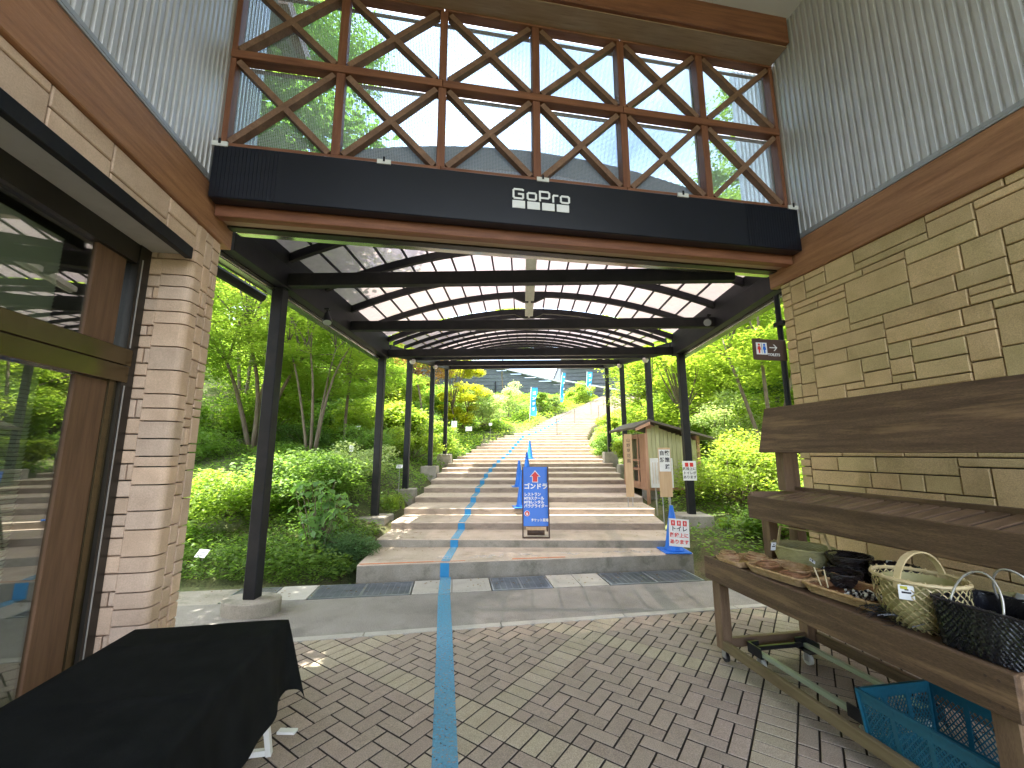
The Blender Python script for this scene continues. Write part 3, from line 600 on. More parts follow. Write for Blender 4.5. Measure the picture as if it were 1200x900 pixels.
# stones over the opening
for (x, zz, w_, h_) in ashlar(3.25+1.2, Z0-3.03, .055, .0585, rnd, (5, 9), .5): brick(lb, w_, h_, WL-.045, 3.25-x-w_/2, 3.03+zz+h_/2, pi/2, 'L', M['brickL'])
MB().box(WL-.06, WL+.028, -3, 3.69, Z0, Z1, .006).build('timber_beam', M['timber'], lb)
MB().box(WL-.02, WL+.034, -3, 3.70, Z1+.001, Z1+.016).box(WL-.02, WL+.036, -3, 3.70, Z1+.017, Z1+.045).build('flashing', M['flash'], lb)
def corrug(a0, b0, b1, z0, z1, nrm, parent):
    mb = MB(); per = .058; n = int((b1-b0)/per); v = []
    for i in range(n):
        for fr, dp in ((0, .017), (.50, .017), (.62, 0), (.88, 0)):
            for z in (z0, z1): v.append((a0+nrm*dp, b0+(i+fr)*per, z))
    k = len(v)//2; mb.add(v, [(2*i, 2*i+2, 2*i+3, 2*i+1) for i in range(k-1)]); return mb.build('corrugated_sheet', M['corr'], parent)
corrug(WL, -3, 4.0, Z1+.03, 6.2, 1, lb)
MB().box(WL-.16, WL-.004, -3, 4.0, Z1+.0, 6.2).build('upper_wall_core', M['flash'], lb)
# black trim and soffit at the head of the opening
MB().box(WL-.01, WL+.035, -3, 3.17, 2.935, 3.022, .004).build('black_trim', M['black'], lb)
for b0, b1 in ((-1, 1.9), (1.904, 3.245)): MB().box(WL-.34, WL-.012, b0, b1, 3.0, 3.025).build('soffit_panel', M['soffit'], lb)
# window wall: frames, glass, blinds
GA = -2.15
dr = MB().box(GA-.03, GA+.05, 3.14, 3.245, 0, 3.0).box(GA-.03, GA+.04, -3, 3.14, 2.86, 3.0).build('window_frame', M['darkalu'], lb)
MB().box(GA+.045, GA+.052, 3.165, 3.175, 2.26, 2.9).box(GA+.045, GA+.052, 3.165, 3.175, 0, 2.0).build('frame_bead', M['flash'], lb)
tr = MB().box(GA-.035, GA+.055, -3, 3.20, 2.135, 2.25, .004).build('transom_upper', M['alu'], lb)
MB().box(GA-.035, GA+.06, -3, 3.18, 2.02, 2.13, .004).build('transom_lower', M['alu'], lb)
door = MB().box(GA-.02, GA+.03, 3.07, 3.135, .02, 2.02).box(GA-.02, GA+.03, 1.2, 1.27, .02, 2.02).box(GA-.02, GA+.03, 1.27, 3.07, .02, .1).build('sliding_door', M['alu'], lb)
o = MB().box(GA-.002, GA+.004, 1.27, 3.07, .1, 2.02).build('pane', M['glassdoor'], door)
MB().box(GA-.002, GA+.004, -3, 1.2, .0, 2.02).build('pane', M['glassdoor'], lb)
MB().box(GA-.002, GA+.004, -3, 3.14, 2.25, 2.86).build('pane', M['glassdoor'], lb)
MB().box(GA-.01, GA+.018, 2.83, 3.068, 2.26, 2.855).box(GA-.01, GA+.018, 2.83, 3.068, .03, 2.015).build('inner_post', M['doorwood'], lb)
mb = MB()
for i in range(120):
    z = .12+i*.0225
    if z < 2.85: mb.add([(GA-.10, -1, z), (GA-.10, 2.74, z), (GA-.088, 2.74, z+.019), (GA-.088, -1, z+.019)], [(0, 1, 2, 3)])
bl = mb.build('blind', M['blind'], lb)
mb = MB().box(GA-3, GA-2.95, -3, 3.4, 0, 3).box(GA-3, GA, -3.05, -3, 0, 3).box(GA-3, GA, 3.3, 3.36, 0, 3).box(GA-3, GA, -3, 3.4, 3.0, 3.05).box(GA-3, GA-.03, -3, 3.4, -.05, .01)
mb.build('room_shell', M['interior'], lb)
MB().box(WL-3.2, WL-.165, -3, 3.55, 6.1, 6.2).build('roof_slab', M['flash'], lb)
# eave beyond the lattice
mb = MB().box(-2.75, -1.80, 4.05, 4.80, 6.28, 6.34); mb.build('eave_soffit', M['soffit'], lb)
MB().box(-1.80, -1.70, 4.05, 4.86, 6.25, 6.42).build('bargeboard', M['timber'], lb)
# ------------------------------------------------------------------ right building
rb = thing('shop_building', 'right building with buff stone wall behind the display rack, timber beam and corrugated cladding', 'building', rz=TH, origin=(WR_, 3.2, 0))
MB().box(WR_+.046, WR_+.3, -3, 3.58, 0, Z0).build('wall_core', M['mortar'], rb)
MB().box(WR_+.046, WR_+.3, -3, 3.66, Z0+.001, Z1-.01).build('beam_core', M['mortar'], rb)
rnd = random.Random(11)
# narrow end column then the random bond
z = 0
while z < Z0-.02:
    h = rnd.choice([.07, .09, .11, .11, .14]); h = min(h, Z0-z)
    if Z0-z-h < .04: h = Z0-z
    brick(rb, .115, h, WR_+.045, 3.585-.0575, z+h/2, -pi/2, 'R', M['brickR']); z += h
LB = 3.47-.95
for (x, zz, w_, h_) in ashlar(2.53, Z0, .055, Z0/52, rnd, (3, 10), .42):
    b0 = 3.47-x-w_
    brick(rb, w_, h_, WR_+.045+rnd.uniform(-.005, .003), b0+w_/2, zz+h_/2, -pi/2, 'R', M['brickR'])
mb = MB()
for (x, zz, w_, h_) in ashlar(3.9, Z0, .065, Z0/36, rnd, (4, 8), .42):
    b0 = .935-x-w_; mb.box(WR_, WR_+.045, b0+.005, b0+w_-.005, zz+.005, zz+h_-.005)
o = mb.build('brickwork', M['brickR'], rb); o['kind'] = 'stuff'
MB().box(WR_-.028, WR_+.06, -3, 3.69, Z0, Z1, .006).build('timber_beam', M['timber'], rb)
MB().box(WR_-.034, WR_+.02, -3, 3.70, Z1+.001, Z1+.016).box(WR_-.036, WR_+.02, -3, 3.70, Z1+.017, Z1+.045).build('flashing', M['flash'], rb)
corrug(WR_, -3, 4.0, Z1+.03, 6.2, -1, rb)
MB().box(WR_+.004, WR_+.16, -3, 4.0, Z1, 6.2).build('upper_wall_core', M['flash'], rb)
MB().box(WR_+.165, WR_+3, -3, 3.55, 6.1, 6.2).build('roof_slab', M['flash'], rb)
MB().box(WR_+.3, WR_+4, 3.42, 3.56, 0, 6.0).build('end_wall', M['brickR'], rb)
MB().tube([(WR_+.05, 3.70, 0), (WR_+.05, 3.70, 3.2)], .028, 8).box(WR_+.0, WR_+.08, 3.60, 3.73, 2.86, 2.90).build('downpipe', M['black'], rb)
# ceiling of the passage
ce = thing('ceiling', None, None, rz=TH, kind='structure')
MB().box(WL-.1, WR_+.1, -3.2, 3.6, 6.05, 6.16).build('roof_deck', M['flash'], ce)
for i in range(6):
    for j in range(4):
        a0 = WL+.02+i*.88; b0 = 3.13-(j+1)*1.55; MB().box(a0+.003, a0+.877, b0+.003, b0+1.547, 6.0, 6.03).build('ceiling_panel', M['ceil'], ce, own=(a0+.44, b0+.7, 6.0))
# ------------------------------------------------------------------ lattice gable
lg = thing('timber_lattice_screen', 'tall timber lattice of crossed braces with glass and insect mesh above the black sign band', 'lattice screen', rz=TH, origin=(.83, 3.4, 3.9))
MB().box(WL+.03, WR_-.03, 3.10, 3.37, 5.70, 6.03, .008).build('head_beam', M['timberx'], lg)
MB().box(WL+.03, WR_-.03, 3.14, 3.36, 5.688, 5.699).build('beam_soffit', M['soffitwood'], lg)
AX = [WL+.02+i*(WR_-WL-.04)/6 for i in range(7)]
for i, a in enumerate(AX):
    hw = .036 if 0 < i < 6 else .022; a_ = a+(.022 if i == 0 else -.022 if i == 6 else 0)
    for z0, z1 in ((4.035, 4.835), (4.915, 5.665)): MB().box(a_-hw, a_+hw, 3.355, 3.445, z0, z1, .004).build('mullion', M['timberz'], lg, own=(a_, 3.4, z0))
for i, z in enumerate((4.0, 4.875, 5.675)):
    for k in range(3):
        a0 = AX[k*2]+(.002 if k else 0); a1 = AX[k*2+2]-(.002 if k < 2 else 0); MB().box(a0, a1, 3.35, 3.45, z-(.035 if i < 2 else .01), z+(.035 if i != 1 else .04) if i < 2 else z+.012, .004).build('rail', M['timberx'], lg, own=(a0, 3.4, z))
for i in range(6):
    for (z0, z1) in ((4.035, 4.84), (4.915, 5.665)):
        a0, a1 = AX[i]+.036, AX[i+1]-.036
        for k, (p, q) in enumerate((((a0+.02, z0+.02), (a1-.02, z1-.02)), ((a0+.02, z1-.02), (a1-.02, z0+.02)))):
            mb = MB(); mb.bar((p[0], 3.40, p[1]), (q[0], 3.40, q[1]), .052, .07-.004*k, (0, 1, 0)); mb.build('brace', M['brace'], lg, own=((p[0]+q[0])/2, 3.4, (p[1]+q[1])/2))
        MB().add([(a0, 3.452, z0), (a1, 3.452, z0), (a1, 3.452, z1), (a0, 3.452, z1)], [(0, 1, 2, 3)]).build('mesh_screen', M['screen'], lg)
        MB().box(a0-.02, a1+.02, 3.475, 3.481, z0-.02, z1+.02).build('pane', M['glassup'], lg)
# outer sash frame behind the glass
mb = MB()
for a in AX: mb.box(a-.02, a+.02, 3.484, 3.50, 3.99, 5.70)
for z in (4.0, 4.87, 5.67): mb.box(WL+.05, WR_-.05, 3.5005, 3.512, z-.018, z+.018)
mb.build('outer_sash', M['brace'], lg)
# header under the band
hb = thing('door_header', 'layered brown timber header under the black sign band, spanning the passage', 'timber header', rz=TH, origin=(.83, 3.45, 3.4))
MB().box(WL+.04, WR_-.04, 3.36, 3.44, 3.395, 3.49, .004).build('front_board', M['timberx'], hb)
MB().box(WL+.04, WR_-.04, 3.445, 3.56, 3.425, 3.95).build('inner_board', M['soffitwood'], hb)
MB().box(WL+.04, WR_-.04, 3.565, 3.64, 3.41, 3.5).build('shutter_slot', M['darkalu'], hb)
gt = thing('eaves_gutter', 'polished metal gutter rail behind the timber header, mirroring the green garden', 'gutter', rz=TH, origin=(.83, 3.75, 3.45))
MB().box(WL+.03, WR_+.05, 3.725, 3.80, 3.45, 3.56, .006).build('gutter_trough', M['gutter'], gt)
MB().box(WL+.03, WR_+.05, 3.66, 3.722, 3.50, 3.565).build('gutter_flange', M['flash'], gt)
MB().box(WL+.02, WR_, 3.50, 3.87, 3.585, 3.60).build('added_apron_flashing', M['flash'], gt)  # hidden sheet, added to block sun through the slot behind the header
# ------------------------------------------------------------------ black sign band
sb = thing('sign_band', 'long black sign band with white camera maker lettering and four squares', 'sign', rz=TH, origin=(.83, 3.33, 3.5))
MB().box(WL+.045, WR_-.045, 3.235, 3.345, 3.478, 3.925, .006).build('band_panel', M['blackband'], sb)
mb = MB()
for a0, a1 in ((WL+.05, WL+.55), (WR_-.62, WR_-.05)):
    n = int((a1-a0)/.028)
    for i in range(n): mb.box(a0+i*.028, a0+i*.028+.012, 3.2315, 3.236, 3.486, 3.915)
mb.build('ribbing', M['blackband'], sb)['kind'] = 'stuff'
for a in (WL+.09, -.508, .844, 2.194, WR_-.1): 
    q = MB().box(a-.055, a+.055, 3.222, 3.234, 3.905, 3.945).build('clip', M['dirtywhite'], sb); MB().box(a-.008, a+.008, 3.215, 3.2215, 3.925, 3.965).build('clip_bolt', M['black'], q)
LGX = .592*.972; LZ = 3.66
for i in range(4): a0 = .570+i*.132; MB().box(a0, a0+.112, 3.2285, 3.2345, 3.632, 3.702).build('logo_square', M['white'], sb)
def letter(name, pts, x, z, sx, sz, closed=False): 
    mb = MB(); P = [Vector((x+p[0]*sx, 3.2315, z+p[1]*sz)) for p in pts]; n = len(P); w = .0165
    for i in range(n if closed else n-1):
        p, q = P[i], P[(i+1) % n]; d = (q-p).normalized(); nn = Vector((-d.z, 0, d.x))*w/2; e = d*w*.4; y0 = Vector((0, -.003-.0002*(i % 3), 0))
        mb.extr([p-e-nn+y0, q+e-nn+y0, q+e+nn+y0, p-e+nn+y0], (0, .006, 0))
    return mb.build(name, M['white'], sb)
lz = 3.722; cap = .085
letter('letter_g', [(1, .95), (.9, 1), (.12, 1), (0, .85), (0, .15), (.12, 0), (.9, 0), (1, .12), (1, .5), (.55, .5)], .580, lz, .085, cap)
letter('letter_o', [(.15, 1), (.85, 1), (1, .82), (1, .18), (.85, 0), (.15, 0), (0, .18), (0, .82)], .705, lz, .075, cap*.72, True)
letter('letter_p', [(0, 0), (0, 1), (.85, 1), (1, .85), (1, .45), (.85, .3), (.05, .3)], .815, lz, .085, cap)
letter('letter_r', [(0, 0), (0, .85), (.2, 1), (1, 1)], .935, lz, .04, cap*.72)
letter('letter_o', [(.15, 1), (.85, 1), (1, .82), (1, .18), (.85, 0), (.15, 0), (0, .18), (0, .82)], 1.005, lz, .075, cap*.72, True)
# ------------------------------------------------------------------ arched canopy over the steps
XLc, XRc = -2.66, 2.92; XC = (XLc+XRc)/2; HS = (XRc-XLc)/2; CY = [4.345, 5.2, 6.05, 6.92, 7.8]
def cut(x): return (3.86+.1972*x)/.9804      # the roof is cut parallel to the building front
def zarch(x, zs, rise=.56): return zs+rise*(1-min(1, abs((x-XC)/HS))**2)
cn = thing('arched_canopy', 'black steel canopy with arched translucent roof panels leading over the garden steps', 'canopy', (XC, 4.345, 0), origin=(XC, 4.345, 0))
def arch_pts(y, zs, n=28, x0=None, x1=None): 
    a = XLc if x0 is None else x0; b = XRc if x1 is None else x1
    return [(a+(b-a)*i/n, y, zarch(a+(b-a)*i/n, zs)) for i in range(n+1)]
def rib(pts, w, h, name, slope=0):
    mb = MB()
    v = []
    for x, y, z in pts: v += [(x, y-w/2, z), (x, y+w/2, z+slope*w), (x, y+w/2, z+h+slope*w), (x, y-w/2, z+h)]
    n = len(pts); f = [(4*i+j, 4*i+4+j, 4*i+4+(j+1) % 4, 4*i+(j+1) % 4) for i in range(n-1) for j in range(4)]+[(3, 2, 1, 0), (4*n-4, 4*n-3, 4*n-2, 4*n-1)]
    mb.add(v, f); return mb.build(name, M['black'], cn, own=(XC, pts[0][1], pts[0][2]))
ZT = 3.38; ZS = 3.66
for i, y in enumerate(CY):
    x1 = XRc
    if y < cut(XRc): x1 = (y*.9804-3.86)/.1972-.05
    if x1 > XLc+.4: rib(arch_pts(y, ZS, x1=min(x1, XRc)), .06, .10, 'arch_rib')
for y in (4.345, 6.05, 7.8):
    x1 = min(XRc-.06, (y*.9804-3.80)/.1972-.03); MB().box(XLc+.06, x1, y-.05, y+.05, ZT, ZT+.145, .004).build('tie_beam', M['black'], cn, own=(XC, y, ZT))
for x, nm in ((XLc, 0), (XRc, 1)):
    y0 = cut(x)+.04
    MB().box(x-.06, x+.06, y0, 7.86, ZT-.02, ZT+.22, .004).box(x-.045, x+.045, y0, 7.86, ZT+.221, ZS+.125).build('eave_beam', M['black'], cn, own=(x, 6, ZT))
    s_ = -1 if nm == 0 else 1
    MB().box(x+s_*.065, x+s_*.075, y0+.0, 7.86, ZT-.06, ZT+.12).box(x+s_*.075, x+s_*.17, y0, 7.86, ZT-.075, ZT-.062).box(x+s_*.17, x+s_*.18, y0, 7.86, ZT-.075, ZT+.06).build('side_gutter', M['gutter'], cn, own=(x, 6, ZT))
# long dark gutter hanging outside the left eave up to the first post
MB().tube([(XLc-.27, 3.55, ZT-.10), (XLc-.27, 4.38, ZT-.10)], .055, 10).build('end_pipe', M['black'], cn)
NP = 20; PX = [XLc+(XRc-XLc)*i/NP for i in range(NP+1)]
for i in range(1, NP):      # purlins
    x = PX[i]; z = zarch(x, ZS)+.102
    MB().box(x-.012, x+.012, cut(x)+.02, 7.8, z, z+.022).build('purlin', M['black'], cn, own=(x, 6, z))
bays = [(None, CY[0]), (CY[0], CY[1]), (CY[1], CY[2]), (CY[2], CY[3]), (CY[3], CY[4])]
for j, (ya, yb) in enumerate(bays):
    for i in range(NP):
        x0, x1 = PX[i]+.006, PX[i+1]-.006; ys0 = [max(cut(x)+.02, ya if ya else 0) for x in (x0, x1)]
        if ys0[0] >= yb-.02 and ys0[1] >= yb-.02: continue
        ys0 = [min(q, yb-.01) for q in ys0]; za, zb = zarch(x0, ZS)+.126, zarch(x1, ZS)+.126
        mb = MB(); mb.extr([(x0, ys0[0]+.004, za), (x1, ys0[1]+.004, zb), (x1, yb-.004, zb), (x0, yb-.004, za)], (0, 0, .006)); mb.build('roof_panel', M['panel'], cn, own=((x0+x1)/2, (ys0[0]+yb)/2, za))
# upstand along the cut front edge
mb = MB(); m2 = MB(); n = 40
for i in range(n):
    xa, xb = XLc+(XRc-XLc)*i/n, XLc+(XRc-XLc)*(i+1)/n
    za, zb = zarch(xa, ZS)+.13, zarch(xb, ZS)+.13; ya, yb = cut(xa), cut(xb)
    mb.extr([(xa, ya, za+.10), (xb, yb, zb+.10), (xb, yb, zb+.34), (xa, ya, za+.34)], (0, -.02, 0)); m2.extr([(xa, ya, za-.12), (xb, yb, zb-.12), (xb, yb, zb+.10), (xa, ya, za+.10)], (0, -.008, 0))
mb.build('front_upstand', M['flash'], cn); m2.build('front_glazing', M['panel'], cn)
# ridge box with lamps
MB().box(XC-.075, XC+.075, cut(XC)+.1, 7.7, ZS+.48, ZS+.56).box(XC-.02, XC+.02, cut(XC)+.1, 7.7, ZS+.455, ZS+.479).build('ridge_box', M['dirtywhite'], cn)
for y in CY: 
    mb = MB(); mb.extr([(XC-.28, y-.036, ZS+.555), (XC-.1, y-.036, ZS+.47), (XC+.1, y-.036, ZS+.47), (XC+.28, y-.036, ZS+.555), (XC+.28, y-.036, ZS+.60), (XC-.28, y-.036, ZS+.60)], (0, .072, 0)); mb.build('gusset', M['black'], cn, own=(XC, y, ZS))
# sloping rear section
SL = .155; RY0, RY1 = 7.95, 14.7
def zr(y): return 3.45+SL*(y-7.8)
RT = [9.7, 12.2, 14.5]
ya_ = 8.25
while ya_ < 14.6: rib(arch_pts(ya_, zr(ya_)+.20, 24), .05, .08, 'arch_rib', SL); ya_ += .78
for y in RT: MB().box(XLc+.06, XRc-.06, y-.05, y+.05, zr(y), zr(y)+.14, .004).build('tie_beam', M['black'], cn, own=(XC, y, zr(y)))
for x in (XLc, XRc): mb = MB(); mb.bar((x, RY0, zr(RY0)+.09), (x, RY1, zr(RY1)+.09), .12, .2); mb.build('eave_beam', M['black'], cn, own=(x, RY0, 3.4))
mb = MB()
for i in range(1, NP): x = PX[i]; z = zarch(x, 0)+.30; mb.bar((x, RY0, zr(RY0)+z), (x, RY1, zr(RY1)+z), .022, .02)
q = mb.build('purlin_set', M['black'], cn); q['kind'] = 'stuff'
mb = MB()
for i in range(NP):
    x0, x1 = PX[i]+.006, PX[i+1]-.006; z0, z1 = zarch(x0, 0)+.315, zarch(x1, 0)+.315
    for k in range(8):
        a, b = RY0+(RY1-RY0)*k/8+.004, RY0+(RY1-RY0)*(k+1)/8-.004
        mb.extr([(x0, a, zr(a)+z0), (x1, a, zr(a)+z1), (x1, b, zr(b)+z1), (x0, b, zr(b)+z0)], (0, 0, .006))
q = mb.build('roof_panel_field', M['panel'], cn); q['kind'] = 'stuff'
# posts with footings
POST = []
for (x, y, zb, zt) in ((-2.70, 4.345, .13, ZT-.02), (-2.70, 7.75, .43, ZT-.02), (-2.70, 9.7, .74, zr(9.7)), (-2.70, 12.2, 1.17, zr(12.2)), (-2.70, 14.45, 1.50, zr(14.4)),
                       (2.97, 7.70, .47, ZT-.02), (2.97, 9.75, .80, zr(9.7)), (2.97, 12.3, 1.20, zr(12.2)), (2.97, 14.5, 1.56, zr(14.4))):
    w2 = .062
    p = MB().box(x-w2, x+w2, y-w2, y+w2, zb, zt, .008).build('post', M['black'], cn, own=(x, y, zb))
    POST.append((x, y, zb))
# footings
f0 = thing('concrete_footing', 'round concrete footing under the nearest canopy post, beside the black table', 'footing', (-2.70, 4.345, 0), group='concrete footings of the canopy posts')
mb = MB(); mb.lathe([(.265, -.08), (.27, .12), (.262, .13), (0, .131)], 40, sx=1.05, sy=.72); mb.build('footing_block', M['conc'], f0, smooth=False)
FL = ['square concrete footing of the second post on the left, beside a low bluegreen mound', 'square concrete footing of the third post on the left, with a small label in front', 'square concrete footing of the fourth post on the left', 'square concrete footing of the farthest post on the left',
      'large square concrete footing on the right behind the cone with the paper notice', 'square concrete footing on the right in front of the small wooden hut', 'concrete footing on the right hidden behind the wooden hut', 'farthest concrete footing on the right']
for (x, y, zb), lb_ in zip(POST[1:], FL):
    s_ = .27 if y < 8 else .22; o = thing('concrete_footing', lb_, 'footing', (x, y, zb-.5), group='concrete footings of the canopy posts')
    mb = MB(); h_ = .5; mb.add([(-s_*1.06, -s_*1.06, -.2), (s_*1.06, -s_*1.06, -.2), (s_*1.06, s_*1.06, -.2), (-s_*1.06, s_*1.06, -.2), (-s_, -s_, h_-.015), (s_, -s_, h_-.015), (s_, s_, h_-.015), (-s_, s_, h_-.015), (-s_+.015, -s_+.015, h_), (s_-.015, -s_+.015, h_), (s_-.015, s_-.015, h_), (-s_+.015, s_-.015, h_)],
       [(0, 1, 5, 4), (1, 2, 6, 5), (2, 3, 7, 6), (3, 0, 4, 7), (4, 5, 9, 8), (5, 6, 10, 9), (6, 7, 11, 10), (7, 4, 8, 11), (8, 9, 10, 11)]); mb.build('footing_block', M['conc'], o)
# lamps
def spot(x, y, z, dx, dy, label, dome=False):
    o = thing('spotlight', label, 'spotlight', (x, y, z), group='spotlights fixed to the canopy')
    if not dome:
        MB().tube([(0, 0, 0), (0, 0, -.06)], .012, 6).box(-.03, .03, -.03, .03, 0, .02).build('bracket', M['black'], o)
        d = Vector((dx, dy, -.8)).normalized(); p = Vector((0, 0, -.07)); mb = MB(); mb.tube([p-d*.04, p+d*.02, p+d*.10, p+d*.12], [.025, .04, .06, .06], 14); mb.build('lamp_head', M['black'], o)
        mb = MB(); mb.tube([p+d*.121, p+d*.124], [.052, .05], 14); mb.build('lens', M['lens'], o)
    else:
        MB().tube([(0, 0, .02), (0, 0, -.05)], .035, 8).build('lamp_base', M['black'], o); mb = MB(); mb.lathe([(.0, -.13), (.05, -.12), (.075, -.07), (.06, -.02), (0, -.01)], 14); mb.build('lamp_globe', M['lampglass'], o, smooth=True)
spot(-2.50, 5.05, ZT-.02, .2, -.3, 'black spotlight hanging under the left eave between the first two posts')
spot(2.74, 5.95, ZT+.14, -.9, -1.3, 'round spotlight on the second cross beam at its right end')
spot(-2.6, 9.55, zr(9.7)+.0, 0, 0, 'pale globe lamp at the head of the third left post', True)
spot(-2.6, 12.05, zr(12.2)+.0, 0, 0, 'pale globe lamp at the head of the fourth left post', True)
spot(2.88, 9.6, zr(9.7)+.0, 0, 0, 'pale globe lamp at the head of the post in front of the hut', True)
spot(2.86, 12.1, zr(12.2)+.0, 0, 0, 'pale globe lamp at the head of the post behind the hut', True)
# ------------------------------------------------------------------ table with black cloth (building frame)
tb = thing('folding_table', 'folding table with white metal legs hidden under a black cloth', 'table', rz=TH, origin=(-1.1, 1.9, 0))
TA0, TA1, TB0, TB1, TZ = -1.435, -.765, .7, 2.50, .70
MB().box(TA0+.01, TA1-.01, TB0+.01, TB1-.01, TZ-.035, TZ-.008).build('table_top', M['white'], tb)
for b, sg_ in ((TB1-.16, 1), (TB0+.25, -1)):
    for a in (TA0+.07, TA1-.06):
        mb = MB(); mb.bar((a, b, TZ-.04), (a, b+sg_*.27, .012), .026, .026); mb.build('leg', M['white'], tb)
    mb = MB(); mb.bar((TA0+.084, b+sg_*.262, .03), (TA1-.074, b+sg_*.262, .03), .026, .026); mb.build('foot_bar', M['white'], tb)
cl = thing('tablecloth', 'plain black cloth draped over the folding table at the lower left', 'tablecloth', rz=TH, origin=(-1.1, 1.9, .7), group=None)
na, nb = 56, 130; dropa, dropb = .34, .36
vs = []; L_a = (TA1-TA0)+2*dropa; L_b = (TB1-TB0)+2*dropb
for j in range(nb+1):
    for i in range(na+1):
        sa = -dropa+L_a*i/na; sb_ = -dropb+L_b*j/nb; wa, wb = TA1-TA0, TB1-TB0
        oa = max(0, -sa, sa-wa); ob = max(0, -sb_, sb_-wb); ca = min(max(sa, 0), wa); cb = min(max(sb_, 0), wb)
        sga = -1 if sa < 0 else 1; sgb = -1 if sb_ < 0 else 1
        z = TZ; a = TA0+ca; b = TB0+cb
        if oa > 0 and ob > 0:       # corner folds into a hanging point
            m_ = oa*ob/(oa+ob); z -= (oa**4+ob**4)**.25*1.0+m_*.12; a += sga*(.012+.10*oa+.30*m_); b += sgb*(.012+.08*ob+.30*m_)
        elif oa > 0: wv = sin(cb*9+1)*.5+sin(cb*21)*.3; z -= oa; a += sga*(.012+oa*(.10+.09*wv)); 
        elif ob > 0: wv = sin(ca*14+2)*.5; z -= ob; b += sgb*(.012+ob*(.08+.08*wv))
        else: z += .002*sin(a*9+b*4)+.0015*sin(b*17)+.004*math.exp(-((cb % .45-.22)/.012)**2)-.003*math.exp(-((ca-.34)/.012)**2)
        vs.append((a, b, z))
mb = MB(); mb.add(vs, [(j*(na+1)+i, j*(na+1)+i+1, (j+1)*(na+1)+i+1, (j+1)*(na+1)+i) for j in range(nb) for i in range(na)])
q = mb.build('cloth', M['cloth'], cl, smooth=True)
bk = thing('bucket', 'small pale plastic tub on the pavers under the black table corner', 'tub', ab(-.93, 2.34, 0))
mb = MB(); mb.lathe([(0, .004), (.055, .004), (.07, .09), (.076, .092), (.076, .10), (.066, .10), (.052, .012), (0, .012)], 20); mb.build('tub_shell', M['dirtywhite'], bk, smooth=False)
MB().box(-.05, .05, -.02, .02, 0, .012).build('scrap_piece', M['white'], thing('plastic_scrap', 'small white plastic scrap lying by the table leg on the pavers', 'scrap', ab(-.80, 2.80, .0)))
# ------------------------------------------------------------------ display rack (building frame)
rk = thing('display_rack', 'dark stained wooden display rack on casters with slatted shelf and long back board', 'display rack', rz=TH, origin=(2.5, 2.2, 0))
RA0, RA1, RB0, RB1 = 2.09, 2.97, 1.33, 3.16
def rp(name, m, *a, c=.004): return MB().box(*a, c).build(name, M[m], rk, own=((a[0]+a[1])/2, (a[2]+a[3])/2, (a[4]+a[5])/2))
rp('front_fascia', 'rack', RA0, RA0+.028, RB0, RB1, .575, .742)
rp('end_fascia', 'rackx', RA0+.029, RA1, RB1-.028, RB1, .60, .735); rp('end_fascia', 'rackx', RA0+.029, RA1, RB0, RB0+.028, .60, .735)
rp('back_rail', 'rack', RA1-.03, RA1, RB0+.03, RB1-.03, .60, .735)
for k in range(6): a0 = RA0+.03+k*.137; rp('shelf_board', 'rack', a0+.001, a0+.133, RB0+.03, RB1-.03, .704, .724)
for b in (RB1-.12, RB0+.03):
    rp('leg', 'rackz', RA0+.03, RA0+.11, b, b+.085, .09, .703); rp('leg', 'rackz', RA1-.12, RA1-.035, b, b+.085, .09, 1.545)
    rp('leg', 'rackz', 2.60, 2.68, b, b+.08, .726, 1.17)
for a in (RA0+.07, RA1-.08):
    for b in (RB1-.08, RB0+.07):
        mb = MB(); mb.box(a-.025, a+.025, b-.025, b+.025, .080, .09).box(a-.018, a-.012, b-.02, b+.02, .03, .08).box(a+.012, a+.018, b-.02, b+.02, .03, .08); q = mb.build('caster', M['steel'], rk); m3 = MB(); m3.tube([(a-.011, b, .033), (a+.011, b, .033)], .032, 14); m3.build('wheel', M['plasticblack'], q)
rp('low_rail', 'railwood', RA0+.02, RA0+.055, RB0, RB1-.12, .10, .165); rp('low_rail', 'rack', RA1-.06, RA1-.02, RB0, RB1-.12, .10, .17); rp('low_rail', 'rackx', RA0+.112, RA1-.122, RB1-.10, RB1-.06, .10, .165)
rp('low_rail', 'rackx', RA0+.112, RA1-.122, RB0+.05, RB0+.09, .10, .165)
rp('low_back_board', 'rack', RA1-.034, RA1-.012, RB0+.1, RB1-.1, .30, .52)
for b in (RB0+.05, RB0+.09, RB1-.09, RB1-.05):
    for z in (.61, .70): mb = MB(); mb.tube([(RA0+.001, b, z), (RA0-.0015, b, z)], .006, 8); mb.build('screw', M['rust'], rk)
# middle slatted shelf, sloping up to the back
UA0, UA1, UB1 = 2.47, 2.84, 3.06
rp('slat_fascia', 'rack', UA0-.028, UA0, RB0-.1, UB1, 1.035, 1.205)
rp('slat_end', 'rackx', UA0+.001, UA1, UB1-.026, UB1, 1.10, 1.235); rp('slat_back', 'rack', UA1, UA1+.03, RB0-.1, UB1, 1.16, 1.27)
for k in range(18):
    b0 = UB1-.03-(k+1)*.102
    mb = MB(); mb.add([(UA0+.002, b0, 1.172), (UA1-.002, b0, 1.232), (UA1-.002, b0+.077, 1.232), (UA0+.002, b0+.077, 1.172), (UA0+.002, b0, 1.181), (UA1-.002, b0, 1.241), (UA1-.002, b0+.077, 1.241), (UA0+.002, b0+.077, 1.181)],
        [(0, 3, 2, 1), (4, 5, 6, 7), (0, 1, 5, 4), (1, 2, 6, 5), (2, 3, 7, 6), (3, 0, 4, 7)]); mb.build('slat', M['rackx'], rk, own=((UA0+UA1)/2, b0, 1.2))
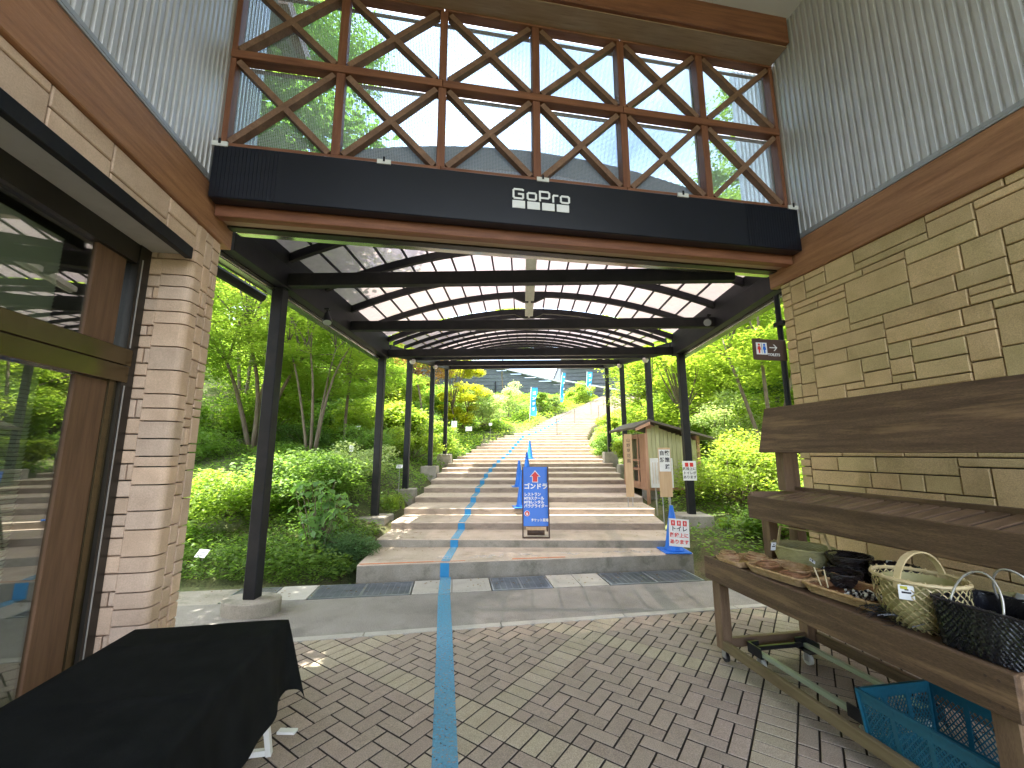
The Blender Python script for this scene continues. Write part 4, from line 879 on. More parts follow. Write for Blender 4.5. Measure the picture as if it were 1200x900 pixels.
mb = MB(); mb.extr([(UA0+.002, RB0-.1, 1.169), (UA1-.002, RB0-.1, 1.229), (UA1-.002, UB1-.03, 1.229), (UA0+.002, UB1-.03, 1.169)], (0, 0, -.008)); mb.build('slat_gap_shade', M['plasticblack'], rk)  # black sheet under the slats, paints the shade in their gaps
mb = MB(); mb.extr([(2.585, RB0-.12, 1.546), (2.585, 3.055, 1.546), (2.675, 3.055, 1.905), (2.675, RB0-.12, 1.905)], (.026, 0, -.004)); mb.build('back_board', M['rack'], rk, own=(2.6, 2.2, 1.7))
for b in (2.98, 1.45): rp('board_post', 'rackz', 2.70, 2.78, b-.04, b+.04, 1.245, 1.88)
# ------------------------------------------------------------------ baskets
SH = .726
def A3(a, b, z): p = ab(a, b, z); return p
def weave(mb, prof, n=56, rr=.0028, sq=0, sx=1, sy=1, amp=.004, seg=None, strands=4):
    """wavy strands round an open vessel; prof = list of (radius, z)"""
    for k, (r, z) in enumerate(prof):
        pts = []
        for j in range(n):
            t = 2*pi*j/n; ct, s_ = cos(t), sin(t)
            if sq: e = sq; d = (abs(ct)**e+abs(s_)**e)**(-1/e); 
            else: d = 1
            q = r*d+amp*(1 if (j+k) % 2 else -1); pts.append((q*ct*sx, q*s_*sy, z))
        mb.tube(pts, rr, 4, closed=True)
def stakes(mb, prof, n=28, rr=.0025, sq=0, sx=1, sy=1):
    for j in range(n):
        t = 2*pi*(j+.5)/n; ct, s_ = cos(t), sin(t); d = (abs(ct)**sq+abs(s_)**sq)**(-1/sq) if sq else 1
        mb.tube([(r*d*ct*sx, r*d*s_*sy, z) for r, z in prof], rr, 4)
def vessel(parent, prof, mat, thick=.004, sq=0, sx=1, sy=1, n=40, name='lining'):
    v = []; m = len(prof)
    for j in range(n):
        t = 2*pi*j/n; ct, s_ = cos(t), sin(t); d = (abs(ct)**sq+abs(s_)**sq)**(-1/sq) if sq else 1
        for r, z in prof: v.append((r*d*ct*sx, r*d*s_*sy, z))
    f = [(j*m+i, ((j+1) % n)*m+i, ((j+1) % n)*m+i+1, j*m+i+1) for j in range(n) for i in range(m-1)]; f.append(tuple(j*m for j in range(n)))
    mb = MB(); mb.add(v, f); return mb.build(name, M[mat], parent, smooth=True)
def rim(parent, r, z, mat, rr=.006, sq=0, sx=1, sy=1, n=48):
    pts = []
    for j in range(n):
        t = 2*pi*j/n; ct, s_ = cos(t), sin(t); d = (abs(ct)**sq+abs(s_)**sq)**(-1/sq) if sq else 1; pts.append((r*d*ct*sx, r*d*s_*sy, z+.0015*sin(j*2.2)))
    mb = MB(); mb.tube(pts, rr, 6, closed=True)
    for j in range(0, n, 3): p = Vector(pts[j]); mb.tube([p+Vector((0, 0, -rr*1.4)), p+Vector((0, 0, rr*1.5))], rr*.45, 4)
    return mb.build('rim', M[mat], parent)
def price_tag(parent, x, y, z, rz, w=.035, h=.055, tilt=.25, marks=True, mark='ink'):
    mb = MB(); mb.box(-w/2, w/2, -.0008, .0008, -h/2, h/2); o = mb.build('price_tag', M['tag'], parent); o.location = (x, y, z); o.rotation_euler = (tilt, 0, rz)
    if marks:
        mb = MB(); mb.box(-w*.3, w*.3, -.0018, -.0009, -.004, .004).box(-w*.1, w*.15, -.0018, -.0009, .010, .016); q = mb.build('print', M[mark], o)
    return o
def basket(name, label, cat, a, b, rz=0, grp=None, z=SH): return thing(name, label, cat, A3(a, b, z), TH+rz, grp)
CAMZ = -.25
# two small round woven balls in a shallow tray at the far left end
o = basket('wicker_tray', 'small shallow wicker tray holding two vine coils at the left end of the rack', 'tray', 2.27, 2.93, .1)
vessel(o, [(.12, .004), (.135, .035)], 'wicker', sq=6, sx=1.25, sy=.85); mb = MB(); weave(mb, [(.121+.0035*i, .006+i*.006) for i in range(6)], 64, .0028, 6, 1.25, .85, .002); mb.build('weave', M['wicker'], o); rim(o, .138, .04, 'wicker', .006, 6, 1.25, .85)
def coilball(a, b, label, r=.075, h=.055, mat='wicker', z=SH+.02, grp='small coiled vine baskets at the left end of the rack', rings=10):
    o = basket('coiled_basket', label, 'basket', a, b, random.uniform(0, 3), grp, z); mb = MB()
    for k in range(rings):
        rr = r*(.55+.45*sin(pi*min(1, (k+.7)/rings*1.05))); zz = h*k/(rings-1); n = 26; tl = random.uniform(-.012, .012)
        mb.tube([((rr+random.uniform(-.004, .004))*cos(2*pi*j/n), (rr+random.uniform(-.004, .004))*sin(2*pi*j/n), .006+zz+tl*cos(2*pi*j/n)) for j in range(n)], .0032, 5, closed=True)
    mb.build('coil', M[mat], o); vessel(o, [(r*.8, .004), (r*.97, h*.5), (r*.8, h*.95)], 'wickerred', n=20); return o
coilball(2.18, 2.97, 'coiled vine basket, leftmost on the rack, nearest the wall end'); coilball(2.33, 2.88, 'coiled vine basket just right of the leftmost one')
# tray one with flat oval coils
o = basket('bamboo_tray', 'long shallow bamboo tray holding flat oval vine mats and a white card', 'tray', 2.33, 2.57, .12)
pr = dict(sq=8, sx=1.0, sy=1.25); vessel(o, [(.155, .004), (.172, .045)], 'wicker', **pr); mb = MB(); weave(mb, [(.158+.0028*i, .006+i*.0065) for i in range(6)], 90, .003, 8, 1.0, 1.25, .002); mb.build('weave', M['wicker'], o); rim(o, .176, .05, 'wicker', .007, 8, 1.0, 1.25, 60)
for i, (a, b, r_, rz) in enumerate(((2.28, 2.49, .085, .2), (2.40, 2.60, .10, 1.0), (2.25, 2.68, .075, .6))):
    q = basket('vine_mat', ['flat oval vine mat at the front of the bamboo tray', 'largest oval vine mat in the bamboo tray, under the white card', 'small vine mat at the left of the bamboo tray'][i], 'woven mat', a, b, rz, 'vine mats in the bamboo tray', SH+.03+.008*i)
    mb = MB()
    for k in range(9): mb.tube([(r_*(k+1)/9*1.3*cos(2*pi*j/30), r_*(k+1)/9*.85*sin(2*pi*j/30), .004+.0025*(k % 2)+.0012*random.random()+ (.012 if k == 8 else 0)) for j in range(30)], .0045, 5, closed=True)
    mb.build('coil', M['wickerred'] if i != 1 else M['wicker'], q)
    if i == 1: price_tag(q, -.03, -.09, .07, CAMZ, .085, .036, -.9)
# oval basket with flat handle at the back
o = basket('handled_basket', 'oval green bamboo basket with a square bent handle, at the back left of the rack', 'basket', 2.66, 2.80, .2)
vessel(o, [(.13, .004), (.165, .13)], 'bamboo', sx=1.0, sy=1.25); mb = MB(); weave(mb, [(.132+.0024*i, .006+i*.0085) for i in range(15)], 72, .0034, 0, 1.0, 1.25, .0028); mb.build('weave', M['bamboo'], o); rim(o, .17, .135, 'bamboo', .008, 0, 1.0, 1.25, 56)
mb = MB()
for s_ in (-1, 1): mb.bar((s_*.0, s_*.20, .11), (s_*.0, s_*.16, .25), .022, .006)
mb.bar((0, -.165, .252), (0, .165, .252), .022, .007); mb.build('handle', M['bamboolight'], o); price_tag(o, -.175, .10, .13, CAMZ, .04, .06)
# dark bowls, stacked
for i, (a, b, z, r, lb_) in enumerate(((2.70, 2.47, SH, .125, 'dark vine bowl at the bottom of the left stack'), (2.70, 2.48, SH+.065, .12, 'dark vine bowl on top of the left stack, with a white tag'), (2.72, 2.21, SH, .125, 'dark vine bowl to the right, at the bottom of its stack'), (2.73, 2.22, SH+.06, .115, 'dark vine bowl on top of the right stack'), (2.50, 2.36, SH, .10, 'low dark vine bowl in front of the two stacks'))):
    o = basket('vine_bowl', lb_, 'bowl', a, b, i, 'dark vine bowls', z); mb = MB()
    vessel(o, [(r*.7, .004), (r, .05), (r*.97, .075)], 'darkvine', n=28); weave(mb, [(r*.72+r*.3*sin(j/9*1.5), .006+j*.0085) for j in range(9)], 48, .004, amp=.003); mb.build('weave', M['darkvine'], o); rim(o, r*1.02, .08, 'darkvine', .006)
    if i in (1, 3, 4): price_tag(o, -.06, -r*.9, .065, CAMZ+.1, .055 if i == 1 else .035, .028 if i == 1 else .05, -.3)
# tray two with beaded trinkets
o = basket('bamboo_tray', 'honey coloured tray of black and white beaded trinkets at the front of the rack', 'tray', 2.36, 2.14, .12)
vessel(o, [(.15, .004), (.165, .045)], 'wickerred', sq=7, sx=.95, sy=1.35); mb = MB(); weave(mb, [(.153+.0028*i, .006+i*.0065) for i in range(6)], 90, .003, 7, .95, 1.35, .002); mb.build('weave', M['wicker'], o); rim(o, .17, .048, 'wicker', .009, 7, .95, 1.35, 60)
mb = MB()
for s_ in (-1, 1): mb.tube([(-.12, .1+s_*.02, .05), (-.11, .13+s_*.03, .14), (-.07, .2, .10)], .004, 5)
mb.build('loop_handle', M['bamboolight'], o)
for i in range(9):
    q = basket('beaded_trinket', 'one of the small black and white beaded loops heaped in the honey coloured tray', 'trinket', 2.36+random.uniform(-.09, .09), 2.12+random.uniform(-.15, .12), random.uniform(0, 3), 'beaded trinkets in the tray', SH+.014+.004*(i % 3))
    for k, mt in ((0, 'plasticblack'), (1, 'tag')):
        mb = MB()
        for j in range(14):
            if (j % 2) == k: t = 2*pi*j/14; mb.lathe([(0, -.009), (.008, -.004), (.008, .004), (0, .009)], 6, (.034*cos(t), .024*sin(t), .012+.006*sin(t*3)))
        mb.build('beads', M[mt], q)
o = basket('straw_bundle', 'loose black straw bundle lying between the trinket tray and the tall basket', 'straw bundle', 2.24, 1.83, .2)
mb = MB()
for i in range(150):
    t = random.uniform(0, 6.28); p = Vector((random.gauss(0, .05), random.gauss(0, .09), random.uniform(.006, .06))); d = Vector((cos(t), sin(t), random.uniform(-.35, .35)))*random.uniform(.03, .07); mb.tube([p-d, p+Vector((random.uniform(-.01, .01), 0, .012)), p+d], .0018, 3)
mb.build('straw', M['blackstraw'], o)
# tall hexagon-weave basket with arched handle
o = basket('tall_bamboo_basket', 'tall pale bamboo basket with open diagonal weave and one high arched handle', 'basket', 2.30, 1.77, .1)
def rt_(z): return .100+.055*min(1, z/.12)**.7
prf = [(rt_(z), z) for z in np.linspace(.004, .22, 12)]
vessel(o, [(.095, .008), (.118, .035), (.142, .10), (.146, .21)], 'bamboo', n=36)
for k, s_ in enumerate((1, -1)):
    mb = MB()
    for j in range(30):
        v = []
        for i in range(15):
            z = .004+.218*i/14; t = 2*pi*j/30+s_*i/14*1.3; r = rt_(z)+.003+(.0022 if (i+j+k) % 2 else -.0012)
            for w_ in (-.0085, .0085): tt = t+w_/r*.8; v.append((r*cos(tt), r*sin(tt)*1.12, z+w_*.4*s_))
        mb.add(v, [(2*i, 2*i+1, 2*i+3, 2*i+2) for i in range(14)])
    mb.build('weave_strips', M['bamboolight'] if k else M['bamboo'], o)
rim(o, .160, .225, 'bamboolight', .009, 0, 1, 1.12, 60)
mb = MB(); pts = [(.160*cos(t)*1.03, -.01, .19+.155*sin(t)) for t in np.linspace(0, pi, 20)]
v = []
for x, y, z in pts:
    for w_ in (-.014, .014): v.append((x, y+w_, z))
ins = [(x*.965, y, z-.007) for x, y, z in v]; n = len(v); mb.add(v+ins, [(2*i, 2*i+1, 2*i+3, 2*i+2) for i in range(19)]+[(n+2*i, n+2*i+2, n+2*i+3, n+2*i+1) for i in range(19)]+[(2*i, 2*i+2, n+2*i+2, n+2*i) for i in range(19)]+[(2*i+1, n+2*i+1, n+2*i+3, 2*i+3) for i in range(19)])
mb.build('arched_handle', M['bamboolight'], o); t_ = price_tag(o, -.160, -.045, .18, CAMZ-.6, .055, .065, .1); MB().box(-.02, .005, -.0019, -.001, .015, .028).build('print', M['yellow_print'], t_)
# black square basket with clear handles
o = basket('black_handbag_basket', 'square black woven basket with two clear curved handles at the right front of the rack', 'basket', 2.31, 1.47, .03)
vessel(o, [(.140, .004), (.148, .19)], 'blackstraw', sq=24, sx=1.0, sy=1.05, n=64); 
for k, s_ in enumerate((1, -1)):
    mb = MB()
    for j in range(64):
        v = []
        for i in range(22):
            z = .004+.19*i/21; t = 2*pi*j/64+s_*i/21*.75; r = .143+.007*z/.19; ct, sn = cos(t), sin(t); d = (abs(ct)**24+abs(sn)**24)**(-1/24); r = r*d+(.0022 if (i//2+j+k) % 2 else -.001)
            for w_ in (-.0035, .0035): v.append((r*ct-sn*w_, (r*sn+ct*w_)*1.05, z+w_*.3*s_))
        mb.add(v, [(2*i, 2*i+1, 2*i+3, 2*i+2) for i in range(21)])
    mb.build('weave_strips', M['blackstraw'], o)
rim(o, .15, .195, 'blackstraw', .006, 24, 1, 1.05, 64)
for x in (-.15, .13):
    mb = MB(); mb.tube([(x*.98+(.06 if x < 0 else -.06)*sin(t), .085*cos(t), .185+.145*sin(t)) for t in np.linspace(0, pi, 18)], .0045, 6); mb.build('handle', M['silver'], o, smooth=True)
o = basket('wicker_basket', 'open basket with a wrapped white item behind the black square basket', 'basket', 2.72, 1.60, 0)
vessel(o, [(.12, .004), (.15, .12)], 'bamboo', sx=1, sy=1.3); mb = MB(); weave(mb, [(.122+.0024*i, .006+i*.0085) for i in range(14)], 60, .0034, 0, 1, 1.3, .0028); mb.build('weave', M['bamboo'], o); rim(o, .155, .125, 'bamboo', .007, 0, 1, 1.3)
q = thing('wrapped_item', 'clear wrapped white item lying in the basket behind the black one', 'packet', A3(2.70, 1.62, SH+.13), TH+.4); mb = MB()
rr_ = random.Random(5); v = [(.09*cos(t)+rr_.uniform(-.01, .01), .05*sin(t), rr_.uniform(0, .02)) for t in np.linspace(0, 2*pi, 9)[:-1]]+[(.06*cos(t), .03*sin(t), .03+rr_.uniform(-.01, .02)) for t in np.linspace(0, 2*pi, 9)[:-1]]
mb.add(v, [(i, (i+1) % 8, 8+(i+1) % 8, 8+i) for i in range(8)]+[tuple(range(8, 16)), tuple(range(7, -1, -1))]); mb.build('wrapping', M['dirtywhite'], q)
# ------------------------------------------------------------------ crate and dolly under the rack
cr_ = thing('plastic_crate', 'teal plastic crate with diamond lattice sides on the pavers under the rack', 'crate', A3(2.36, 1.62, .085), TH)
cw, cl_, ch, tp = .20, .37, .27, .022
def wallpanel(p0, p1, q0, q1, name):   # bottom edge p0-p1, top edge q0-q1: a frame, ribs and a diamond lattice
    mb = MB(); P = lambda u, v: Vector(p0).lerp(Vector(p1), u).lerp(Vector(q0).lerp(Vector(q1), u), v)
    L = (Vector(p1)-Vector(p0)).length; nb_ = max(1, int(round(L/.15)))
    nrm = (Vector(p1)-Vector(p0)).cross(Vector(q0)-Vector(p0)).normalized()
    mb.bar(P(0, .04), P(1, .04), .006, .022, nrm.cross(Vector(p1)-Vector(p0)).normalized()); mb.bar(P(0, .14), P(1, .14), .004, .03); mb.bar(P(0, .9), P(1, .9), .004, .05); mb.bar(P(-.01, .985), P(1.01, .985), .016, .012)
    for k in range(nb_+1): mb.bar(P(k/nb_, 0), P(k/nb_, .97), .022 if 0 < k < nb_ else .03, .006, nrm)
    for k in range(nb_):
        u0, u1 = k/nb_+.07/nb_, (k+1)/nb_-.07/nb_; n = 6
        for s_ in (0, 1):
            for m_ in range(-n+1, n):
                a, b = m_/n, m_/n+1.0; 
                lo_, hi_ = max(a, 0), min(b, 1)
                if hi_-lo_ < .05: continue
                # line from (a,0) to (b,1) in cell coordinates
                y0_, y1_ = lo_-a, hi_-a; x0_, x1_ = (lo_, hi_) if s_ == 0 else (1-lo_, 1-hi_)
                mb.bar(P(u0+(u1-u0)*x0_, .2+.64*y0_), P(u0+(u1-u0)*x1_, .2+.64*y1_), .0045, .003+.0006*s_, nrm)
    return mb.build(name, M['crate'], cr_)
b_ = [(-cw, -cl_, 0), (cw, -cl_, 0), (cw, cl_, 0), (-cw, cl_, 0)]; t_ = [(x*(1+tp/cw), y*(1+tp/cl_), ch) for x, y, z in b_]
for i in range(4): wallpanel(b_[i], b_[(i+1) % 4], t_[i], t_[(i+1) % 4], 'side_wall')
mb = MB().box(-cw, cw, -cl_, cl_, 0, .006); 
mb.build('floor_panel', M['crate'], cr_)
dy = thing('wheeled_dolly', 'low wheeled dolly with pale green side bars and black corners under the rack', 'dolly', A3(2.53, 2.55, 0), TH)
dx, dyy = .215, .42
for s_ in (-1, 1): MB().box(s_*dx-.016, s_*dx+.016, -dyy, dyy, .105, .135, .003).build('side_bar', M['dollybar'], dy)
for s_ in (-1, 1): MB().box(-dx+.03, dx-.03, s_*dyy-.014, s_*dyy+.014, .112, .14, .003).build('cross_bar', M['plasticblack'], dy)
for sx_ in (-1, 1):
    for sy_ in (-1, 1):
        x, y = sx_*dx, sy_*dyy; mb = MB(); mb.box(min(x-sx_*.06, x+sx_*.03), max(x-sx_*.06, x+sx_*.03), min(y-sy_*.1, y+sy_*.03), max(y-sy_*.1, y+sy_*.03), .096, .104).box(x+sx_*.02, x+sx_*.03, min(y-sy_*.1, y+sy_*.03), max(y-sy_*.1, y+sy_*.03), .104, .165).box(min(x-sx_*.06, x+sx_*.019), max(x-sx_*.06, x+sx_*.019), y+sy_*.02, y+sy_*.03, .104, .165); mb.build('corner', M['plasticblack'], dy)
        mb = MB(); mb.tube([(x-.012-sx_*.02, y-sy_*.04, .04), (x+.012-sx_*.02, y-sy_*.04, .04)], .038, 14); q = mb.build('wheel', M['dirtywhite'], dy); MB().box(x-.02-sx_*.02, x-.014-sx_*.02, y-sy_*.04-.015, y-sy_*.04+.015, .03, .096).build('fork', M['steel'], q)
# ------------------------------------------------------------------ blue sign board on the second step
sg = thing('a_frame_sign', 'blue standing sign board with red up arrow and white Japanese lettering on the second step', 'sign board', (.185, 6.58, .292))
tilt = radians(8)
bd = MB().box(-.205, .205, -.006, .006, .15, 1.04, .003).build('board', M['signblue'], sg); bd.rotation_euler = (-tilt, 0, 0)
def onboard(txt, z, size, x, al='LEFT', m='white', b=.004, sx=1): o = text_mesh(txt, size, M[m], 'lettering', bd, (x, -.0078, z), (pi/2, 0, 0), al, b, .0005, sx); return o
q = MB(); q.extr([(0, -.0075, .985), (-.085, -.0075, .885), (-.045, -.0075, .885), (-.045, -.0075, .80), (.045, -.0075, .80), (.045, -.0075, .885), (.085, -.0075, .885)], (0, -.002, 0)); q.build('arrow_outline', M['white'], bd)
q = MB(); q.extr([(0, -.0097, .968), (-.066, -.0097, .893), (-.036, -.0097, .893), (-.036, -.0097, .81), (.036, -.0097, .81), (.036, -.0097, .893), (.066, -.0097, .893)], (0, -.002, 0)); q.build('arrow', M['red'], bd)
onboard('ゴンドラ', .735, .092, -.175); 
for k, tx in enumerate(('レストラン', 'MTBスクール', 'MTBレンタル', 'パラグライダー')): onboard(tx, .615-k*.058, .056, -.175, b=.002, sx=.93)
q = MB(); q.tube([(-.13, -.0085, .335), (-.13, -.0105, .335)], .042, 20); q.build('round_mark', M['white'], bd); q = MB(); q.tube([(-.13, -.0106, .335), (-.13, -.0122, .335)], .035, 20); q.build('round_mark', M['red'], bd)
onboard('a', .335, .06, -.13, 'CENTER').location.y = -.0126
onboard('チケット売場', .235, .05, -.07, b=.0015, sx=.88)
for x in (-.195, .195):
    mb = MB(); mb.bar((x, -.14, 0), (x, .012, 1.03), .02, .02); l = mb.build('frame_leg', M['rust'], sg); l.location.y = .012+.0
    mb = MB(); mb.bar((x, .42, 0), (x, .03, 1.03), .02, .02); mb.build('frame_leg', M['rust'], sg)
MB().box(-.185, .185, -.145, -.125, .0, .02).build('foot_bar', M['rust'], sg)
mb = MB(); mb.tube([(-.13, -.02, .075), (.13, -.02, .075)], .05, 12); mb.build('ballast', M['rust'], sg)
MB().box(-.15, .15, -.07, .03, .105, .135).build('ballast_tray', M['palewood'], sg)
# ------------------------------------------------------------------ cones
def cone(label, x, y, z, h=.70, r=.135, grp='blue traffic cones on the steps', stripe=False, slim=1.0):
    o = thing('traffic_cone', label, 'traffic cone', (x, y, z), random.uniform(-.2, .2), grp)
    MB().box(-.18*slim, .18*slim, -.18*slim, .18*slim, 0, .022, .006).build('base_plate', M['coneblue'], o)
    mb = MB(); mb.lathe([(r*slim, .0221), (r*slim*.95, .04), (r*slim*.82, .06), (.028, h-.03), (.024, h), (0, h+.002)], 28); mb.build('cone_body', M['coneblue'], o, smooth=True)
    return o
cone('tall blue cone directly behind the left edge of the blue sign board', -.02, 8.2, STEP_Z[3], .70)
c1 = cone('blue cone with a pale strip, standing left of the sign board on the sixth step', -.10, 10.2, STEP_Z[5], .62, .12)
mb = MB(); mb.bar((.10, -.06, .10), (.035, -.02, .6), .035, .004); mb.build('pale_strip', M['dirtywhite'], c1)
cone('blue cone whose tip shows just above the sign board', .10, 11.5, STEP_Z[6], .70)
cone('farthest blue cone, highest up the steps', .25, 15.6, STEP_Z[10], .70)
def figure_icon(parent, x, z, s, m, y=-.001):
    mb = MB(); mb.tube([(x, y, z+s*.40), (x, y-.0012, z+s*.40)], s*.12, 10); mb.extr([(x-s*.13, y, z+s*.24), (x-s*.2, y, z-s*.12), (x-s*.09, y, z-s*.12), (x-s*.07, y, z-s*.5), (x+s*.07, y, z-s*.5), (x+s*.09, y, z-s*.12), (x+s*.2, y, z-s*.12), (x+s*.13, y, z+s*.24)], (0, -.0012, 0)); return mb.build('person_icon', M[m], parent)
c2 = cone('blue cone with a white toilet notice, at the right end of the first step', 2.17, 6.36, .18, .62, .14, None)
c2.location = (2.10, 6.17, .18)
nb_ = MB().box(-.155, .155, -.002, .002, -.21, .21).build('paper_notice', M['tag'], c2); nb_.location = (.03, -.150, .275); nb_.scale = (.86, 1, .86); nb_.rotation_euler = (-.12, .06, -.15)
for i in range(3): mb = MB(); mb.box(-.12+i*.09, -.06+i*.09, -.0035, -.0022, .105, .185); mb.build('red_icon', M['red'], nb_); figure_icon(nb_, -.09+i*.09, .145, .05, 'tag', -.0036)
for k, (tx, m_) in enumerate((('トイレ', 'ink'), ('階段上に', 'red'), ('あります', 'red'))): text_mesh(tx, .085 if k == 0 else .072, M[m_], 'lettering', nb_, (0, -.0032, .055-k*.098), (pi/2, 0, 0), 'CENTER', .002, .0004)
# small notice on the right hand post
pn = thing('paper_notice', 'small white toilet notice tied to the nearest right hand canopy post', 'notice', (2.96, 7.63, 1.22))
nb_ = MB().box(-.12, .12, -.003, .003, -.17, .17).build('sheet', M['tag'], pn)
for i in range(2): mb = MB(); mb.box(-.075+i*.085, -.015+i*.085, -.0045, -.0032, .07, .14); mb.build('red_icon', M['red'], nb_)
for k, tx in enumerate(('階段上に', 'トイレが', 'あります')): text_mesh(tx, .058, M['ink'], 'lettering', nb_, (0, -.0045, .03-k*.072), (pi/2, 0, 0), 'CENTER', .001, .0004)
# toilet direction sign at the wall end (building frame)
ts = thing('toilet_sign', 'brown toilet direction sign with arrow projecting from the right wall corner', 'sign', rz=TH, origin=(WR_-.05, 3.66, 2.6))
MB().box(WR_-.335, WR_+.06, 3.655, 3.668, 2.478, 2.700, .003).build('sign_board', M['brownsign'], ts)
MB().box(WR_-.30, WR_-.175, 3.6525, 3.6545, 2.535, 2.66).build('white_square', M['white'], ts)
def tsfig(x, m): 
    mb = MB(); z, s, y = 2.597, .10, 3.6515; mb.tube([(x, y, z+s*.40), (x, y-.0012, z+s*.40)], s*.12, 10); mb.extr([(x-s*.13, y, z+s*.24), (x-s*.2, y, z-s*.12), (x-s*.09, y, z-s*.12), (x-s*.07, y, z-s*.5), (x+s*.07, y, z-s*.5), (x+s*.09, y, z-s*.12), (x+s*.2, y, z-s*.12), (x+s*.13, y, z+s*.24)], (0, -.0012, 0)); mb.build('person_icon', M[m], ts)
tsfig(WR_-.268, 'red'); tsfig(WR_-.207, 'signblue')
MB().box(WR_-.239, WR_-.236, 3.651, 3.6524, 2.545, 2.65).build('divider', M['ink'], ts)
mb = MB(); mb.box(WR_-.145, WR_-.06, 3.6525, 3.6545, 2.606, 2.616); mb.extr([(WR_-.055, 3.6545, 2.611), (WR_-.088, 3.6545, 2.645), (WR_-.100, 3.6545, 2.645), (WR_-.068, 3.6545, 2.611), (WR_-.100, 3.6545, 2.577), (WR_-.088, 3.6545, 2.577)], (0, -.0035, 0)); mb.build('arrow', M['white'], ts)
text_mesh('TOILETS', .038, M['white'], 'lettering', ts, Vector((WR_-.10, 3.6535, 2.535))-org(ts), (pi/2, 0, 0), 'CENTER', .001, .0005)
# ------------------------------------------------------------------ wooden name boards on stakes by the steps
def stakeboard(label, x, y, zg, zb, zt, w_, txt, rz=0):
    o = thing('board_on_stakes', label, 'board sign', (x, y, zg), rz, 'tall wooden boards on metal stakes'); 
    MB().box(-w_/2, w_/2, -.008, .008, zb-zg, zt-zg, .003).build('board', M['palewood'], o)
    for s_ in (-1, 1): mb = MB(); mb.tube([(s_*w_*.3, .014, -.1), (s_*w_*.3, .014, zt-zg-.05)], .008, 6); mb.build('stake', M['steel'], o)
    return o
o = stakeboard('slim pale board on two metal stakes in front of the wooden hut', 2.06, 8.3, .516, .70, 1.90, .15, '')
for k in range(5): text_mesh('山野草花園'[k], .075, M['ink'], 'lettering', o, (0, -.0095, 1.26-k*.1), (pi/2, 0, 0), 'CENTER', 0, .0004)
o = stakeboard('wider pale board with printed paper at its top, left of the cone with the notice', 2.42, 7.3, .292, .80, 1.62, .21, '')
MB().box(-.095, .095, -.0105, -.0085, .93, 1.30).build('paper', M['tag'], o)
for c, tx in enumerate(('散策路', '自然')):
    for k, ch_ in enumerate(tx): text_mesh(ch_, .085, M['ink'], 'lettering', o, (.045-c*.09, -.0112, 1.235-k*.115), (pi/2, 0, 0), 'CENTER', .002, .0004)
wb = thing('notice_board', 'pale notice board with faded print behind the pale wooden board', 'notice board', (2.66, 8.3, .45))
MB().box(-.19, .24, -.01, .01, .42, .98, .003).build('board', M['dirtywhite'], wb)
for s_ in (-.1, .14): mb = MB(); mb.tube([(s_, .02, -.1), (s_, .02, .9)], .014, 6); mb.build('stake', M['palebark'], wb)
mb = MB()
for k in range(7): mb.box(-.15+k*.05, -.143+k*.05, -.0118, -.0105, .50, .90)
mb.build('faded_lines', M['palewood'], wb)
# ------------------------------------------------------------------ small wooden hut
ht = thing('wooden_hut', 'small wooden hut with dark sloping roof and lattice front beside the steps', 'hut', (3.1, 10.1, .78), radians(4))
HX0, HX1, HY0, HY1, HB, HTt = -.42, .75, -.68, .85, .0, 1.18
for sx_ in (HX0, HX1): 
    for sy_ in (HY0, HY1): MB().box(sx_-.03, sx_+.03, sy_-.03, sy_+.03, -.45, HTt).build('corner_post', M['hutwood'], ht)
for k in range(12):
    x = HX0+.035+k*(HX1-HX0-.07)/12; MB().box(x, x+(HX1-HX0-.07)/12-.006, HY0-.012, HY0+.006, HB, HTt+.02+(.16-.03*k if k > 2 else .08+.05*k)).build('siding_board', M['hutgreen'], ht, own=(x, HY0, .5))
for k in range(12):
    x = HX0+.035+k*(HX1-HX0-.07)/12; MB().box(x, x+(HX1-HX0-.07)/12-.006, HY1-.006, HY1+.012, HB, HTt).build('siding_board', M['hutgreen'], ht, own=(x, HY1, .5))
MB().box(HX1-.01, HX1+.01, HY0, HY1, HB, HTt-.05).build('back_wall', M['hutwood'], ht)
MB().box(HX0-.02, HX1, HY0, HY1, HB-.06, HB).build('floor_board', M['hutwood'], ht)
MB().box(HX0-.012, HX0+.004, HY0+.03, HY0+.42, HB, HTt).build('front_panel', M['hutwood'], ht)
for z0, z1 in ((HB, HB+.10), (HB+.36, HB+.41), (HB+.56, HB+.61), (HTt-.10, HTt)): MB().box(HX0-.025, HX0-.013, HY0+.02, HY1-.0, z0, z1).build('front_rail', M['hutwood'], ht)
for y in (HY0+.44, HY0+.95, HY1-.06): MB().box(HX0-.038, HX0-.026, y, y+.06, HB, HTt).build('front_stile', M['hutwood'], ht)
MB().box(HX0+.2, HX0+.22, HY0+.1, HY1-.1, HB+.02, HB+.45).build('inner_board', M['hutroof'], ht)
ri = HX0+.03; rz0 = HTt+.30
mb = MB(); mb.extr([(ri, HY0-.22, rz0), (HX1+.30, HY0-.22, HTt-.10), (HX1+.30, HY0-.22, HTt-.145), (ri, HY0-.22, rz0-.05)], (0, HY1-HY0+.45, 0)); mb.build('roof', M['hutroof'], ht)
mb = MB(); mb.extr([(ri-.003, HY0-.22, rz0), (ri-.003, HY0-.22, rz0-.05), (ri-.36, HY0-.22, HTt+.08), (ri-.36, HY0-.22, HTt+.13)], (0, HY1-HY0+.45, 0)); mb.build('roof', M['hutroof'], ht)
